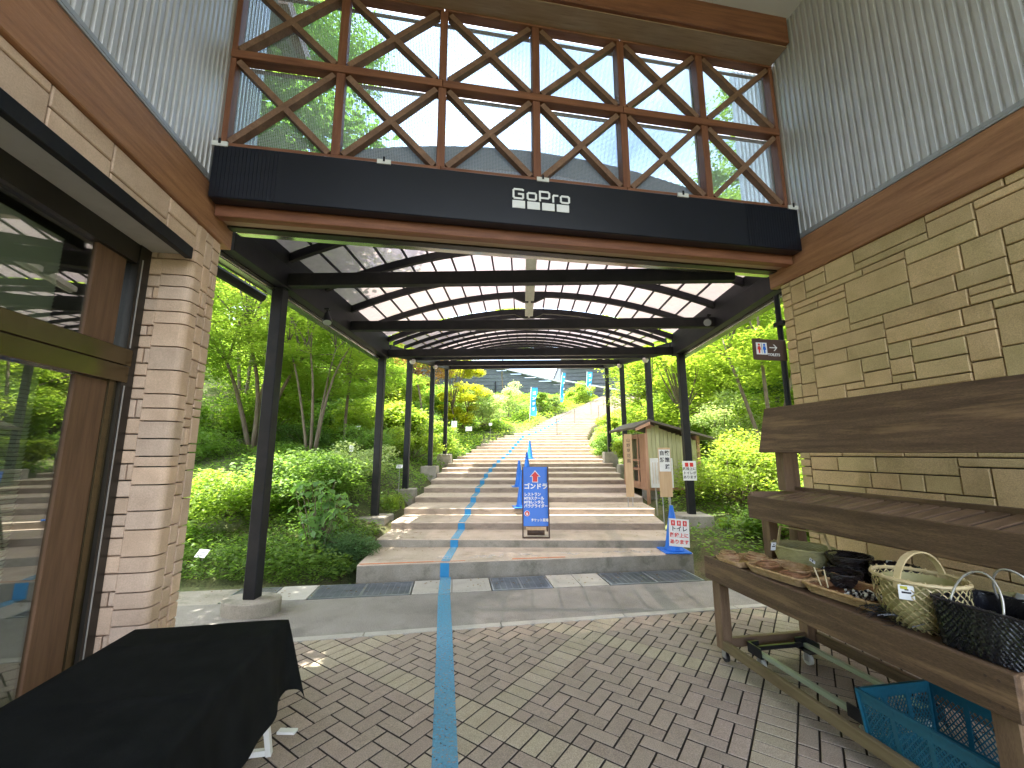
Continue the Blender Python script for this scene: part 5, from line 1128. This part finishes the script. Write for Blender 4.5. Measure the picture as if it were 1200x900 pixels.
mb = MB(); mb.extr([(ri-.003, HY0-.24, rz0-.052), (ri-.33, HY0-.24, HTt+.10), (ri-.33, HY0-.24, HTt+.04), (ri-.003, HY0-.24, rz0-.12)], (0, .02, 0)); mb.build('bargeboard', M['hutwood'], ht)
mb = MB(); mb.extr([(HX0, HY0-.0, HTt), (HX0+.6, HY0, HTt), (ri, HY0, rz0-.06)], (0, .01, 0)); mb.build('gable_board', M['hutwood'], ht)
# ------------------------------------------------------------------ handrails on the upper flight
def zst(y):
    k = max([i for i, a in enumerate(STEP_Y) if a <= y]+[0]); return STEP_Z[k]
def rail(label, P):
    x0, y0 = P[0]; o = thing('handrail', label, 'handrail', (x0, y0, zst(y0)), origin=(x0, y0, zst(y0)), group='handrails on the upper steps')
    for x, y in P: mb = MB(); mb.tube([(x, y, zst(y)-.02), (x, y, zst(y)+.86)], .022, 6); mb.build('baluster', M['railmetal'], o)
    mb = MB(); mb.tube([(x, y, zst(y)+.87) for x, y in P], .024, 6); mb.build('top_rail', M['railmetal'], o)
rail('long dark handrail climbing the middle of the upper steps, left one', [(1.75, 21.6), (3.1, 25.0), (4.75, 29.0), (6.4, 33.0), (8.4, 37.5), (10.6, 42.5)])
rail('dark handrail on the right side of the upper steps', [(4.9, 27.0), (6.6, 30.0), (8.8, 34.0), (11.2, 38.5)])
# ------------------------------------------------------------------ banner flags
def flag(label, x, y, h, w_=.55, lean=.12, txt='ゴンドラ'):
    zg = ground_z(x, y); o = thing('banner_flag', label, 'banner flag', (x, y, zg), group='blue banner flags by the upper steps')
    mb = MB(); mb.tube([(0, 0, -.1), (lean*.4, 0, h*.5), (lean, 0, h)], .018, 6); mb.build('pole', M['white'], o)
    mb = MB(); n = 14; v = []
    for i in range(n+1):
        z = .45+(h-.5)*i/n; x0 = lean*(z/h)**1.3+.01; wv = .07*sin(i*.8)
        for j in range(5): u = j/4; v.append((x0+w_*u+(.05*u*sin(i*.6)), -.1*u*sin(i*.7+u*2), z+(.08*u if i == n else 0)-.06*u))
    mb.add(v, [(5*i+j, 5*i+j+1, 5*i+6+j, 5*i+5+j) for i in range(n) for j in range(4)]); mb.build('banner_cloth', M['bannerblue'], o, smooth=True)
    for k, ch_ in enumerate(txt): text_mesh(ch_, w_*.62, M['white'], 'lettering', o, (lean+w_*.5-.02*k, -.13, h-.42-k*(h-.9)/len(txt)), (pi/2, 0, 0), 'CENTER', .012, .001)
M['bannerblue'] = pmat('banner_blue', (.02, .24, .52), (.03, .30, .60), 4, .7, .02)
flag('nearest and largest blue banner flag, left of the upper steps', .42, 26.0, 2.25, .36)
flag('second blue banner flag, between the two others by the grey wall', 3.0, 34.0, 2.9, .24, .30)
flag('farthest blue banner flag, near the top of the steps beside the trees', 6.3, 41.0, 2.9, .5, .15)
# ------------------------------------------------------------------ grey clad building up the slope
gbld = thing('grey_station_building', 'large dark grey clad building with low sloping roofline above the garden', 'building', (0, 50, 5), origin=(0, 50, 5))
def clad(x0, y0, x1, y1, zb, zt0, zt1, name='cladding_board'):
    L = sqrt((x1-x0)**2+(y1-y0)**2); n = int((max(zt0, zt1)-zb)/.42)
    for k in range(n+1):
        z0 = zb+k*.42; z1 = z0+.37
        z1 = min(z1, max(zt0, zt1))
        if z1-z0 < .03: continue
        poly = clip([(0, z0), (1, z0), (1, z1), (0, z1)], lambda p: p[1]-(zt0+(zt1-zt0)*p[0]))
        if len(poly) < 3: continue
        mb = MB(); mb.extr([(x0+(x1-x0)*u, y0+(y1-y0)*u, z) for u, z in poly], (0, .06, 0)); mb.build(name, M['zinc'], gbld, own=((x0+x1)/2, y0, z0))
clad(-16, 46, 4.3, 45, 3.0, 14.2, 8.95); clad(4.3, 45.5, 15, 44, 3.5, 11.6, 11.6)
MB().extr([(-16, 46.3, 3), (4.25, 46.3, 3), (4.25, 46.3, 8.85), (-16, 46.3, 14.1)], (0, 14, 0)).box(4.3, 15, 46.3, 60, 3, 11.5).build('building_core', M['zinc'], gbld)
mb = MB(); mb.extr([(-16.2, 45.6, 14.25), (4.3, 44.6, 9.0), (4.3, 44.6, 9.12), (-16.2, 45.6, 14.37)], (0, .6, 0)); mb.build('roof_edge', M['flash'], gbld)
MB().box(4.2, 15.2, 43.6, 60.2, 11.62, 11.75).build('roof_edge', M['flash'], gbld)
mb = MB(); mb.bar((-3.0, 45.2, 5), (-3.0, 45.2, 9.3), .12, .1); mb.build('downpipe', M['black'], gbld)
mb = MB(); mb.extr([(4.4, 44.9, 9.25), (10.5, 44.2, 8.0), (10.5, 44.2, 8.15), (4.4, 44.9, 9.4)], (0, .2, 0)); mb.build('canopy_edge', M['flash'], gbld)
# ------------------------------------------------------------------ plant labels
def plabel(label, x, y, h, w_=.13, hh=.09, tilt=-.5):
    z = ground_z(x, y); o = thing('plant_label', label, 'plant label', (x, y, z), random.uniform(-.3, .3), 'white plant labels in the garden')
    mb = MB(); mb.tube([(0, 0, -.05), (0, 0, h)], .005, 5); mb.build('stake', M['steel'], o)
    q = MB().box(-w_/2, w_/2, -.003, .003, -hh/2, hh/2).build('plate', M['white'], o); q.location = (0, -.008, h); q.rotation_euler = (tilt, 0, 0)
    mb = MB()
    for k in range(4): mb.box(-w_*.38, w_*(.38-.1*(k % 2)), -.0042, -.0032, hh*(.28-.19*k)-.004, hh*(.28-.19*k)+.004)
    mb.build('print', M['ink'], q)
plabel('white plant label low in the leaves by the tan stone pier', -4.15, 5.55, .16, .17, .11, -.7)
plabel('white plant label in front of the third left footing', -2.72, 9.25, .62, .13, .08)
plabel('white plant label among the leaves left of the second post', -3.55, 8.6, .80, .08, .13, -.1)
plabel('white plant label deep in the garden under the small tree', -5.2, 13.0, .7, .16, .14)
plabel('round topped white label near the yellow tree', -3.2, 19.3, .85, .26, .3, -.1); plabel('square white label right of the round topped one', -2.5, 19.2, .75, .30, .2, -.1)
plabel('white plant label by the farthest left footing', -1.6, 20.5, .8, .15, .12, -.2)
# ------------------------------------------------------------------ trees, shrubs and ground cover
def limb(mb, p, q, r0_, r1_, wob=.12, n=6, sides=7):
    p, q = Vector(p), Vector(q); L = (q-p).length; pts = []; a = Vector((random.gauss(0, 1), random.gauss(0, 1), random.gauss(0, .4)))*wob*L
    for i in range(n+1): t = i/n; pts.append(p.lerp(q, t)+a*sin(pi*t)*.5+Vector((0, 0, .10*L*sin(pi*t))))
    mb.tube(pts, [r0_+(r1_-r0_)*(i/n) for i in range(n+1)], sides); return pts
def tree(name, label, x, y, h, cr, stems, mat, leaf=.08, n=9000, base=.35, group=None, trunk_r=.09, bark='bark', flat=.45, clumps=46, lean=(0, 0), upness=.72, squash=.85, drop=0, clump_r=.30, cat='tree'):
    """stems: number of trunks; crown between base*h and h with horizontal radius cr"""
    n = int(n*1.75); leaf *= 1.12; clumps = int(clumps*1.3); trunk_r *= .72
    z = ground_z(x, y)-.1; o = thing(name, label, cat, (x, y, z), 0, group); mb = MB(); cz = h*(base+1)/2; rh = h*(1-base)/2
    tops = []
    for s_ in range(stems):
        t = 2*pi*s_/max(1, stems)+random.uniform(-.4, .4); k = .34 if stems > 1 else .04; 
        f = Vector((cos(t)*k*cr+lean[0], sin(t)*k*cr+lean[1], h*(base+.12+.1*random.random()))); st_ = Vector((cos(t)*.08*(stems > 1), sin(t)*.08*(stems > 1), 0)); pts = limb(mb, st_, f, trunk_r*random.uniform(.8, 1.1), trunk_r*.5, .06, 7); tops.append(pts[-1])
    cs, rs = [], []
    for k in range(clumps):
        u = random.uniform(-.95, 1); t = random.uniform(0, 2*pi); rr = sqrt(max(0, 1-u*u))*random.uniform(.45, 1)
        c = Vector((lean[0]+cr*rr*cos(t), lean[1]+cr*rr*sin(t), cz+rh*u*squash)); cs.append(c); rs.append(cr*clump_r*random.uniform(.6, 1.35))
        if k < 22:
            s0 = min(tops, key=lambda q: (q-c).length); limb(mb, s0, c, trunk_r*.38, .008, .10, 5, 5)
    for s0 in tops: limb(mb, s0, Vector((lean[0]+random.uniform(-.2, .2)*cr, lean[1]+random.uniform(-.2, .2)*cr, h*.93)), trunk_r*.5, .01, .06, 6, 5)
    mb.build('trunk', M[bark], o, smooth=True)
    P, idx = blobs(cs, rs, n, flat); tone_c = RNG.uniform(.1, .9, len(cs)); tone = tone_c[idx]*.5+RNG.uniform(0, 1, n)*.5
    leafcloud('crown', P, leaf, M[mat], o, upness=upness, tone=tone, droop=.2); return o
def shrub(label, x, y, h, r, mat, leaf=.07, n=2500, group=None, name='shrub', clumps=18, aspect=.55, flat=.6, up=.62, z=None, cat='shrub'):
    n = int(n*1.3)
    z = (ground_z(x, y)-.05) if z is None else z; o = thing(name, label, cat, (x, y, z), 0, group); mb = MB(); cs, rs = [], []
    for k in range(clumps):
        t = random.uniform(0, 2*pi); rr = r*sqrt(random.random())*.85; c = Vector((rr*cos(t), rr*sin(t), h*random.uniform(.25, .85)*(1-.35*(rr/r)**2))); cs.append(c); rs.append(r*random.uniform(.25, .45)); limb(mb, (random.uniform(-.05, .05), random.uniform(-.05, .05), 0), c, .014, .004, .1, 4, 4)
    mb.build('stems', M['bark'], o); P, idx = blobs(cs, rs, n, flat); P[:, 2] = np.maximum(P[:, 2], .02); tc_ = RNG.uniform(0, 1, len(cs))
    leafcloud('foliage', P, leaf, M[mat], o, aspect=aspect, upness=up, tone=tc_[idx]*.45+RNG.uniform(0, 1, n)*.55); return o
# left garden
tree('maple_tree', 'multi stemmed green maple just left of the nearest left post, its grey trunks leaning apart', -7.3, 11.2, 7.0, 3.1, 4, 'maple', .085, 21000, .24, trunk_r=.10, clump_r=.27, clumps=64, flat=.32)
tree('maple_tree', 'slender multi stemmed maple seen right behind the nearest left post', -5.3, 10.4, 6.4, 2.5, 4, 'maple2', .08, 17000, .27, trunk_r=.05, clump_r=.26, clumps=60, flat=.3)
tree('small_tree', 'small tree with one thin dark trunk and layered crown between two left posts', -5.7, 13.2, 5.2, 2.5, 1, 'maple', .085, 15000, .27, trunk_r=.085, flat=.22)
tree('red_maple_tree', 'reddish maple high behind the nearest left post', -10.2, 14.8, 8.4, 2.6, 2, 'redleaf', .10, 7000, .5)
tree('red_maple_tree', 'reddish maple showing between the third and fourth left posts', -4.6, 19.2, 6.4, 1.6, 2, 'redleaf', .11, 5000, .38)
tree('yellow_tree', 'bright yellow leaved small tree right of the fourth left post', -3.3, 21.5, 4.3, 1.25, 2, 'yellow', .12, 6500, .12, clumps=34, squash=1)
shrub('pale variegated bush beside the yellow tree', -2.1, 22.5, 2.7, 1.25, 'palebush', .12, 5500, clumps=30)
tree('garden_tree', 'green tree hanging over the grey building, right of the yellow tree', -1.2, 31.0, 8.4, 2.5, 1, 'maple2', .17, 6500, .48, flat=.25)
GT = 'trees closing the view behind the garden'
for (x, y, h, cr, m_, n, lb_) in ((-9.5, 9.0, 6.4, 2.4, 'maple', 10000, 'full green tree at the far left beside the stone pier'), (-13, 14, 6.5, 3.0, 'green', 9000, 'broad green tree far left behind the maples'), (-8.8, 17.5, 5.6, 2.4, 'maple', 9000, 'green tree behind the small single trunk tree'),
        (-7.0, 22, 6.4, 2.6, 'maple2', 8000, 'yellow green tree behind the second left post'), (-12.5, 23, 7.5, 3.4, 'green', 8000, 'tall green tree in the left background'), (-9.5, 30, 8.5, 3.8, 'maple', 8000, 'large green tree high up the left slope'),
        (-16, 33, 14, 5.5, 'green', 7000, 'large tree at the left edge of the slope'), (-6.8, 36, 11, 3.6, 'maple2', 6500, 'yellow green tree left of the grey building'), (-20, 20, 13, 5.5, 'maple', 7000, 'large green tree at the extreme left'), (-11, 43, 13, 5, 'green', 6000, 'tree in front of the left end of the grey building')):
    tree('garden_tree', lb_, x, y, h, cr, random.choice((1, 2)), m_, .10 if y < 15 else .15 if y < 25 else .21, n, .22, GT, trunk_r=.13)
tree('tall_tree', 'tall light leaved tree seen through the left part of the timber lattice', -9.6, 9.6, 13.4, 2.9, 1, 'green', .09, 15000, .60, trunk_r=.14, flat=.5, clumps=60, lean=(2.6, 0))
tree('added_shade_tree', 'unseen slim tree added left of the pier to shade the road beside the left canopy edge', -5.7, 4.5, 7.0, 2.1, 1, 'green', .10, 12000, .60, trunk_r=.12, flat=.4, lean=(1.3, .15))  # unseen tree, added to block direct sun coming in under the left eave
tree('tall_tree', 'tall tree tip seen through the right end of the timber lattice', 8.9, 14.2, 14.0, 2.6, 1, 'maple', .11, 9000, .45, trunk_r=.14)
# right garden
tree('maple_tree', 'yellow green maple with layered leaves right of the nearest right post', 5.9, 10.0, 6.6, 2.5, 3, 'maple2', .085, 17000, .30, flat=.28)
tree('maple_tree', 'bright green maple behind the layered one at the right', 8.4, 13.5, 8.2, 3.4, 2, 'maple2', .11, 14000, .16, flat=.35)
tree('birch_tree', 'thin pale trunked tree near the right wall corner', 6.9, 8.9, 6.2, 1.7, 1, 'maple', .08, 6000, .35, trunk_r=.05, bark='palebark')
tree('maple_tree', 'yellow green maple above the hut roof between the right posts', 6.2, 18.5, 6.6, 2.9, 2, 'maple2', .13, 11000, .22)
for (x, y, h, cr, m_, n, lb_) in ((4.8, 14.0, 4.6, 1.7, 'maple2', 6500, 'small yellow green tree just behind the hut'), (11, 19, 11, 4.5, 'green', 9000, 'large green tree in the right background'), (9.0, 24, 8.5, 3.6, 'maple2', 8000, 'yellow green tree right of the upper steps'), (13.5, 27, 12, 4.8, 'maple', 8000, 'large green tree higher on the right slope'),
        (12.5, 34, 9, 3.6, 'maple2', 6000, 'tree beside the top of the steps'), (19, 35, 15, 6, 'green', 7000, 'large tree at the right edge of the slope'), (16, 15, 12, 5, 'maple', 8000, 'large green tree hidden behind the right wall corner'), (18.5, 42, 12, 4.5, 'maple2', 5000, 'tree by the right end of the grey building')):
    tree('garden_tree', lb_, x, y, h, cr, random.choice((1, 2)), m_, .10 if y < 15 else .15 if y < 25 else .21, n, .12, GT, trunk_r=.13)
# shrubs on the left
sh = lambda *a, **k: shrub(*a, **k)
o = thing('broad_leaved_plant', 'broad leaved green plant with large pointed leaves between the first and second left posts', 'plant', (-2.95, 6.15, ground_z(-2.95, 6.15)))
mb = MB(); Ps, Ds, Ns, Sz = [], [], [], []
for s_ in range(34):
    t = random.uniform(0, 2*pi); r_ = random.uniform(.05, .62); hh = random.uniform(.35, 1.12)*(1-.3*r_); tip = Vector((r_*cos(t), r_*.8*sin(t), hh)); pts = limb(mb, (tip.x*.25, tip.y*.25, 0), tip, .008, .003, .05, 5, 4)
    for i, p in enumerate(pts[1:]):
        for q in range(2 if i < 4 else 4):
            a = random.uniform(0, 2*pi) if i < 4 else q*pi/2+t; d = Vector((cos(a), sin(a), -.25)); Ps.append(p+d*.07); Ds.append(d); Ns.append((d.x*.3, d.y*.3, 1)); Sz.append(.125 if i > 1 else .10)
mb.build('stems', M['bark'], o)
leafcloud('leaves', Ps, np.array(Sz), M['hydr'], o, aspect=.62, dirs=np.array(Ds), normals=np.array(Ns), droop=.35)
sh('dense green shrub behind the broad leaved plant', -3.9, 7.6, 1.05, 1.0, 'green', .075, 6500, clumps=30)
sh('leafy green shrub left of the nearest left post', -4.9, 7.0, .85, 1.0, 'maple', .07, 6000, clumps=30)
sh('pale flowering shrub beside the second left post', -3.55, 9.0, 1.05, .75, 'palebush', .07, 3000)
sh('dark rounded shrub on the bank under the small tree', -6.5, 12.2, 1.0, 1.0, 'deep', .06, 5000)
sh('round green shrub near the brown bank', -4.4, 11.6, .9, .9, 'green', .07, 4000)
sh('bright green shrub behind the third left post', -3.5, 13.2, 1.3, .9, 'maple2', .08, 4200); sh('bright green shrub behind the fourth left post', -3.6, 16.2, 1.5, 1.0, 'maple', .09, 4200)
sh('green bush at the far left foot of the maple', -8.3, 9.6, 1.1, 1.2, 'green', .07, 5000); sh('light green bush by the tan stone pier', -5.4, 5.9, .5, .7, 'cover', .06, 3500)
for (x, y, h, r_, m_, lb_) in ((-8.2, 13.2, 1.7, 1.5, 'maple', 'leafy bush behind the leftmost maple trunks'), (-10.8, 11.5, 1.9, 1.6, 'green', 'deep green bush at the far left of the garden'), (-4.9, 16.6, 2.1, 1.3, 'maple2', 'tall bright bush behind the third left post, under the red maple'),
        (-7.6, 17.2, 2.3, 1.7, 'green', 'tall green bush behind the thin single trunk'), (-10.5, 18.5, 2.6, 2.0, 'maple', 'large bush left of the middle of the garden'), (-6.9, 20.5, 2.7, 1.8, 'maple2', 'yellow green bush before the back row of trees'), (-9.6, 22.5, 3.2, 2.2, 'green', 'large green bush in the back row on the left'), (-13.2, 19.5, 3.2, 2.4, 'maple', 'large light bush at the far left back'), (-4.6, 24.5, 2.8, 1.7, 'maple', 'green bush behind the yellow tree')):
    shrub(lb_, x, y, h, r_, m_, .11 if y < 15 else .16, 6500, clumps=34, name='bush', flat=.75)
for (x, y, h, r_, m_, lb_) in ((5.4, 9.6, 1.3, 1.1, 'maple2', 'bright low bush before the layered maple on the right'), (7.2, 10.4, 2.2, 1.6, 'maple2', 'yellow green bush right of the layered maple'), (5.2, 15.6, 2.3, 1.5, 'maple', 'green bush behind the hut'), (7.8, 17.0, 3.0, 2.0, 'maple2', 'big yellow green bush in the right background'), (9.6, 14.2, 3.0, 2.0, 'green', 'green bush deep in the right garden'), (5.6, 18.8, 2.2, 1.3, 'maple2', 'yellow green bush beside the bend of the steps'), (8.0, 21.0, 3.0, 2.0, 'maple', 'green bush right of the handrail foot')):
    shrub(lb_, x, y, h, r_, m_, .10 if y < 15 else .15, 6500, clumps=34, name='bush', flat=.75)
sh('yellow green bush in the middle of the left garden', -6.2, 15.5, 1.7, 1.5, 'maple2', .1, 5000); sh('tall green bush left of the pale variegated one', -5.6, 19.0, 2.2, 1.5, 'green', .11, 5000)
o = sh('low bluegreen mound of tiny leaves beside the first step', -2.42, 6.15, .42, .44, 'moss', .032, 9000, clumps=26, name='ground_shrub', flat=.7, up=.7)
sh('small dark low plant under the broad leaves at the left end of the first step', -2.35, 5.62, .16, .22, 'deep', .035, 1200, clumps=8)
# grass tufts by the footings
def tuft(label, x, y, h, n, r=.22):
    z = ground_z(x, y)+.02; o = thing('grass_tuft', label, 'grass tuft', (x, y, z), 0, 'grass tufts beside the footings'); mb = MB(); me_tone = []
    for i in range(n):
        t = random.uniform(0, 2*pi); b = Vector((random.gauss(0, r*.3), random.gauss(0, r*.3), 0)); L = h*random.uniform(.5, 1.1); d = Vector((cos(t), sin(t), 0)); sd_ = Vector((-sin(t), cos(t), 0))*.006; v = []
        for k in range(5): u = k/4; p = b+d*(r*1.1*u*u)+Vector((0, 0, L*(u-.45*u*u*u))); w_ = (1-u*.9); v += [p-sd_*w_, p+sd_*w_]
        mb.add(v, [(2*k, 2*k+1, 2*k+3, 2*k+2) for k in range(4)])
    q = mb.build('blades', M['grass'], o); at = q.data.attributes.new('tone', 'FLOAT', 'POINT'); at.data.foreach_set('value', np.repeat(RNG.uniform(0, 1, n), 10).astype(np.float32))
tuft('grass tuft right of the second left footing', -2.30, 7.75, .55, 160); tuft('grass tuft behind the second left footing', -2.55, 8.35, .5, 140, .3); tuft('grass tuft beside the third left footing', -2.45, 9.95, .4, 120); tuft('grass tuft at the foot of the large right footing', 3.35, 7.3, .3, 90)
# shrubs on the right
sh('big bright yellow green bush right of the nearest right post', 4.35, 8.6, 1.6, 1.2, 'maple2', .07, 9000, clumps=44); sh('green bush in front of the right wall corner', 4.9, 7.3, 1.0, .9, 'maple', .07, 5500, clumps=30)
sh('low green bush behind the display rack legs', 3.95, 6.7, .62, .6, 'green', .06, 3500, clumps=20); sh('pale green bush deeper in the right garden', 5.6, 11.2, 2.6, 1.1, 'palebush', .08, 4500); sh('dark green bush beside the pale one on the right', 7.0, 12.2, 2.6, 1.1, 'deep', .09, 4500)
sh('yellow green shrub at the right edge of the steps, left of the hut', 3.45, 13.2, 1.3, .65, 'maple2', .07, 4200); sh('green shrub on the bend of the steps', 3.4, 16.5, 1.3, .9, 'green', .09, 4000); sh('small grey green plant growing over the steps at the bend', 2.9, 19.2, .45, .8, 'palebush', .08, 1400)
sh('yellow shrub above the bend of the steps', 4.3, 20.3, 1.3, .9, 'maple2', .1, 3500); sh('round shrub right of the rail', 6.6, 24.5, 1.6, 1.3, 'maple', .12, 4000)
sh('small upright shrub in front of the grey wall, left one', 1.25, 30.0, 1.9, .55, 'maple', .12, 1500); sh('small upright shrub in front of the grey wall, right one', 2.4, 31.5, 1.7, .6, 'palebush', .12, 1300)
sh('feathery shrub left of the nearest blue banner flag', -.9, 26.5, 2.9, 1.2, 'palebush', .11, 3200); sh('round green bush by the upper banner flags', 5.3, 39, 2.0, 1.6, 'maple', .15, 3500); sh('dark bush at the top right of the steps', 12.0, 30, 2.4, 1.8, 'green', .15, 3500)
# ground cover: uncountable small leaves over the slopes
def cover(name, label, n, xr, yr, size, hgt, mat, ok, tonef=None):
    P = []; x = RNG.uniform(*xr, n*3); y = yr[0]+(yr[1]-yr[0])*RNG.uniform(0, 1, n*3)**1.25
    for a, b in zip(x, y):
        if not ok(a, b): continue
        m_ = .5+.5*sin(a*1.9+b*.8+2*sin(b*1.1))*cos(b*1.4-a*.7)
        if RNG.uniform() > .25+.9*m_: continue
        P.append((a, b, ground_z(a, b)+.02+hgt*m_*RNG.uniform(.05, 1)))
        if len(P) >= n: break
    P = np.array(P); sz = size*(1+np.clip(P[:, 1]-8, 0, 30)*.05)
    o = leafcloud(name, P, sz, M[mat], None, upness=.7, aspect=.6); o['kind'] = 'stuff'; o['label'] = label; o['category'] = 'ground cover'
inl = lambda a, b: b > 5.45+.16*(a+2) and a < interp(XL, b)-.05 and not (-3.15 < a < -2.25 and 7.2 < b < 7.95)
cover('ground_cover', 'low leafy ground cover spreading over the left garden slope', 75000, (-12, -2.0), (5.3, 22), .062, .38, 'cover', inl)
cover('ground_cover', 'darker small leaved ground cover among the shrubs on the left', 20000, (-11, -2.1), (5.4, 16), .045, .2, 'green', inl)
inr = lambda a, b: a > interp(XR, b)+.3 and b > 6.2 and not (2.6 < a < 3.35 and 7.2 < b < 8.1) and not (2.5 < a < 4.1 and 9.2 < b < 11.2)
cover('ground_cover', 'leafy ground cover on the right garden slope', 45000, (2.6, 12), (6.2, 24), .07, .38, 'cover', inr)
cover('ground_cover', 'short weedy ground cover along the drain before the left garden', 22000, (-7.5, -2.15), (5.3, 7.6), .042, .16, 'cover', inl)
hl = lambda a, b: -3.2 < a-interp(XL, b) < -.02
cover('hedge_planting', 'bright green planting along the left edge of the upper steps', 26000, (-6, 12), (15, 50), .075, .62, 'maple2', hl)
cover('ground_cover', 'rough greenery on the slope under the grey building', 22000, (-12, 12), (22, 46), .10, .6, 'cover', lambda a, b: a < interp(XL, b)-1)
cover('ground_cover', 'greenery right of the upper steps', 12000, (4, 20), (22, 50), .10, .5, 'cover', lambda a, b: a > interp(XR, b)+.05)
# far wooded hillside that reads as one mass
n = 26000; x = RNG.uniform(-75, 80, n); y = RNG.uniform(58, 105, n); z = np.array([ground_z(a, b) for a, b in zip(x, y)])+RNG.uniform(.2, 1, n)*(3.5+1.5*np.sin(x*.35)*np.cos(y*.3)+1*np.sin(x*1.1+y))
keep = (x < -26) | (x > 34); wd = leafcloud('far_woodland', np.stack([x, y, z], 1)[keep], .9, M['green'], None, aspect=.8); wd['kind'] = 'stuff'; wd['label'] = 'wooded hillside beyond the garden and the grey building'; wd['category'] = 'woodland'
for sx_, xr in ((-1, (-46, -15)), (1, (15, 46))):
    k = 420; cx = RNG.uniform(*xr, k); cy = RNG.uniform(4 if sx_ < 0 else 8, 62, k); keep = ~((np.abs(cx) < 20) & (cy > 34)); cx, cy = cx[keep], cy[keep]; cz = np.array([ground_z(a, b) for a, b in zip(cx, cy)])+RNG.uniform(0, 1, len(cx))*8
    P, idx = blobs(np.stack([cx, cy, cz], 1), RNG.uniform(1.0, 2.3, len(cx)), 60000, .75); tn = RNG.uniform(0, 1, len(cx))[idx]*.6+RNG.uniform(0, .4, len(P))
    wd = leafcloud('side_woodland', P, .34, M['maple' if sx_ < 0 else 'maple2'], None, aspect=.75, tone=tn); wd['kind'] = 'stuff'; wd['label'] = ('dense woodland far to the left' if sx_ < 0 else 'dense woodland far to the right'); wd['category'] = 'woodland'

# fallen leaves blown on to the treads and along the drain
P = []
for i in range(520):
    k = int(RNG.integers(0, 16)); y0, y1 = STEP_Y[k]+.06, STEP_Y[k+1]-.02
    side = RNG.choice([-1, 1]); xl, xr = interp(XL, y0), interp(XR, y0); u = abs(RNG.normal(0, .22)); x = xl+.05+u*(xr-xl)*.5 if side < 0 else xr-.05-u*(xr-xl)*.5
    if k == 0: y0 = 6.1
    P.append((min(max(x, xl+.05), xr-.05), RNG.uniform(y0, y1), STEP_Z[k]+.006))
for i in range(160): t = RNG.uniform(-3, 4.3); q = dl(t, RNG.uniform(.05, .48)); P.append((q[0], q[1], .012))
lv = leafcloud('fallen_leaves', P, .032, M['litter'], None, upness=.95, droop=0); lv['kind'] = 'stuff'; lv['label'] = 'small brown fallen leaves scattered on the steps and the drain covers'; lv['category'] = 'fallen leaves'
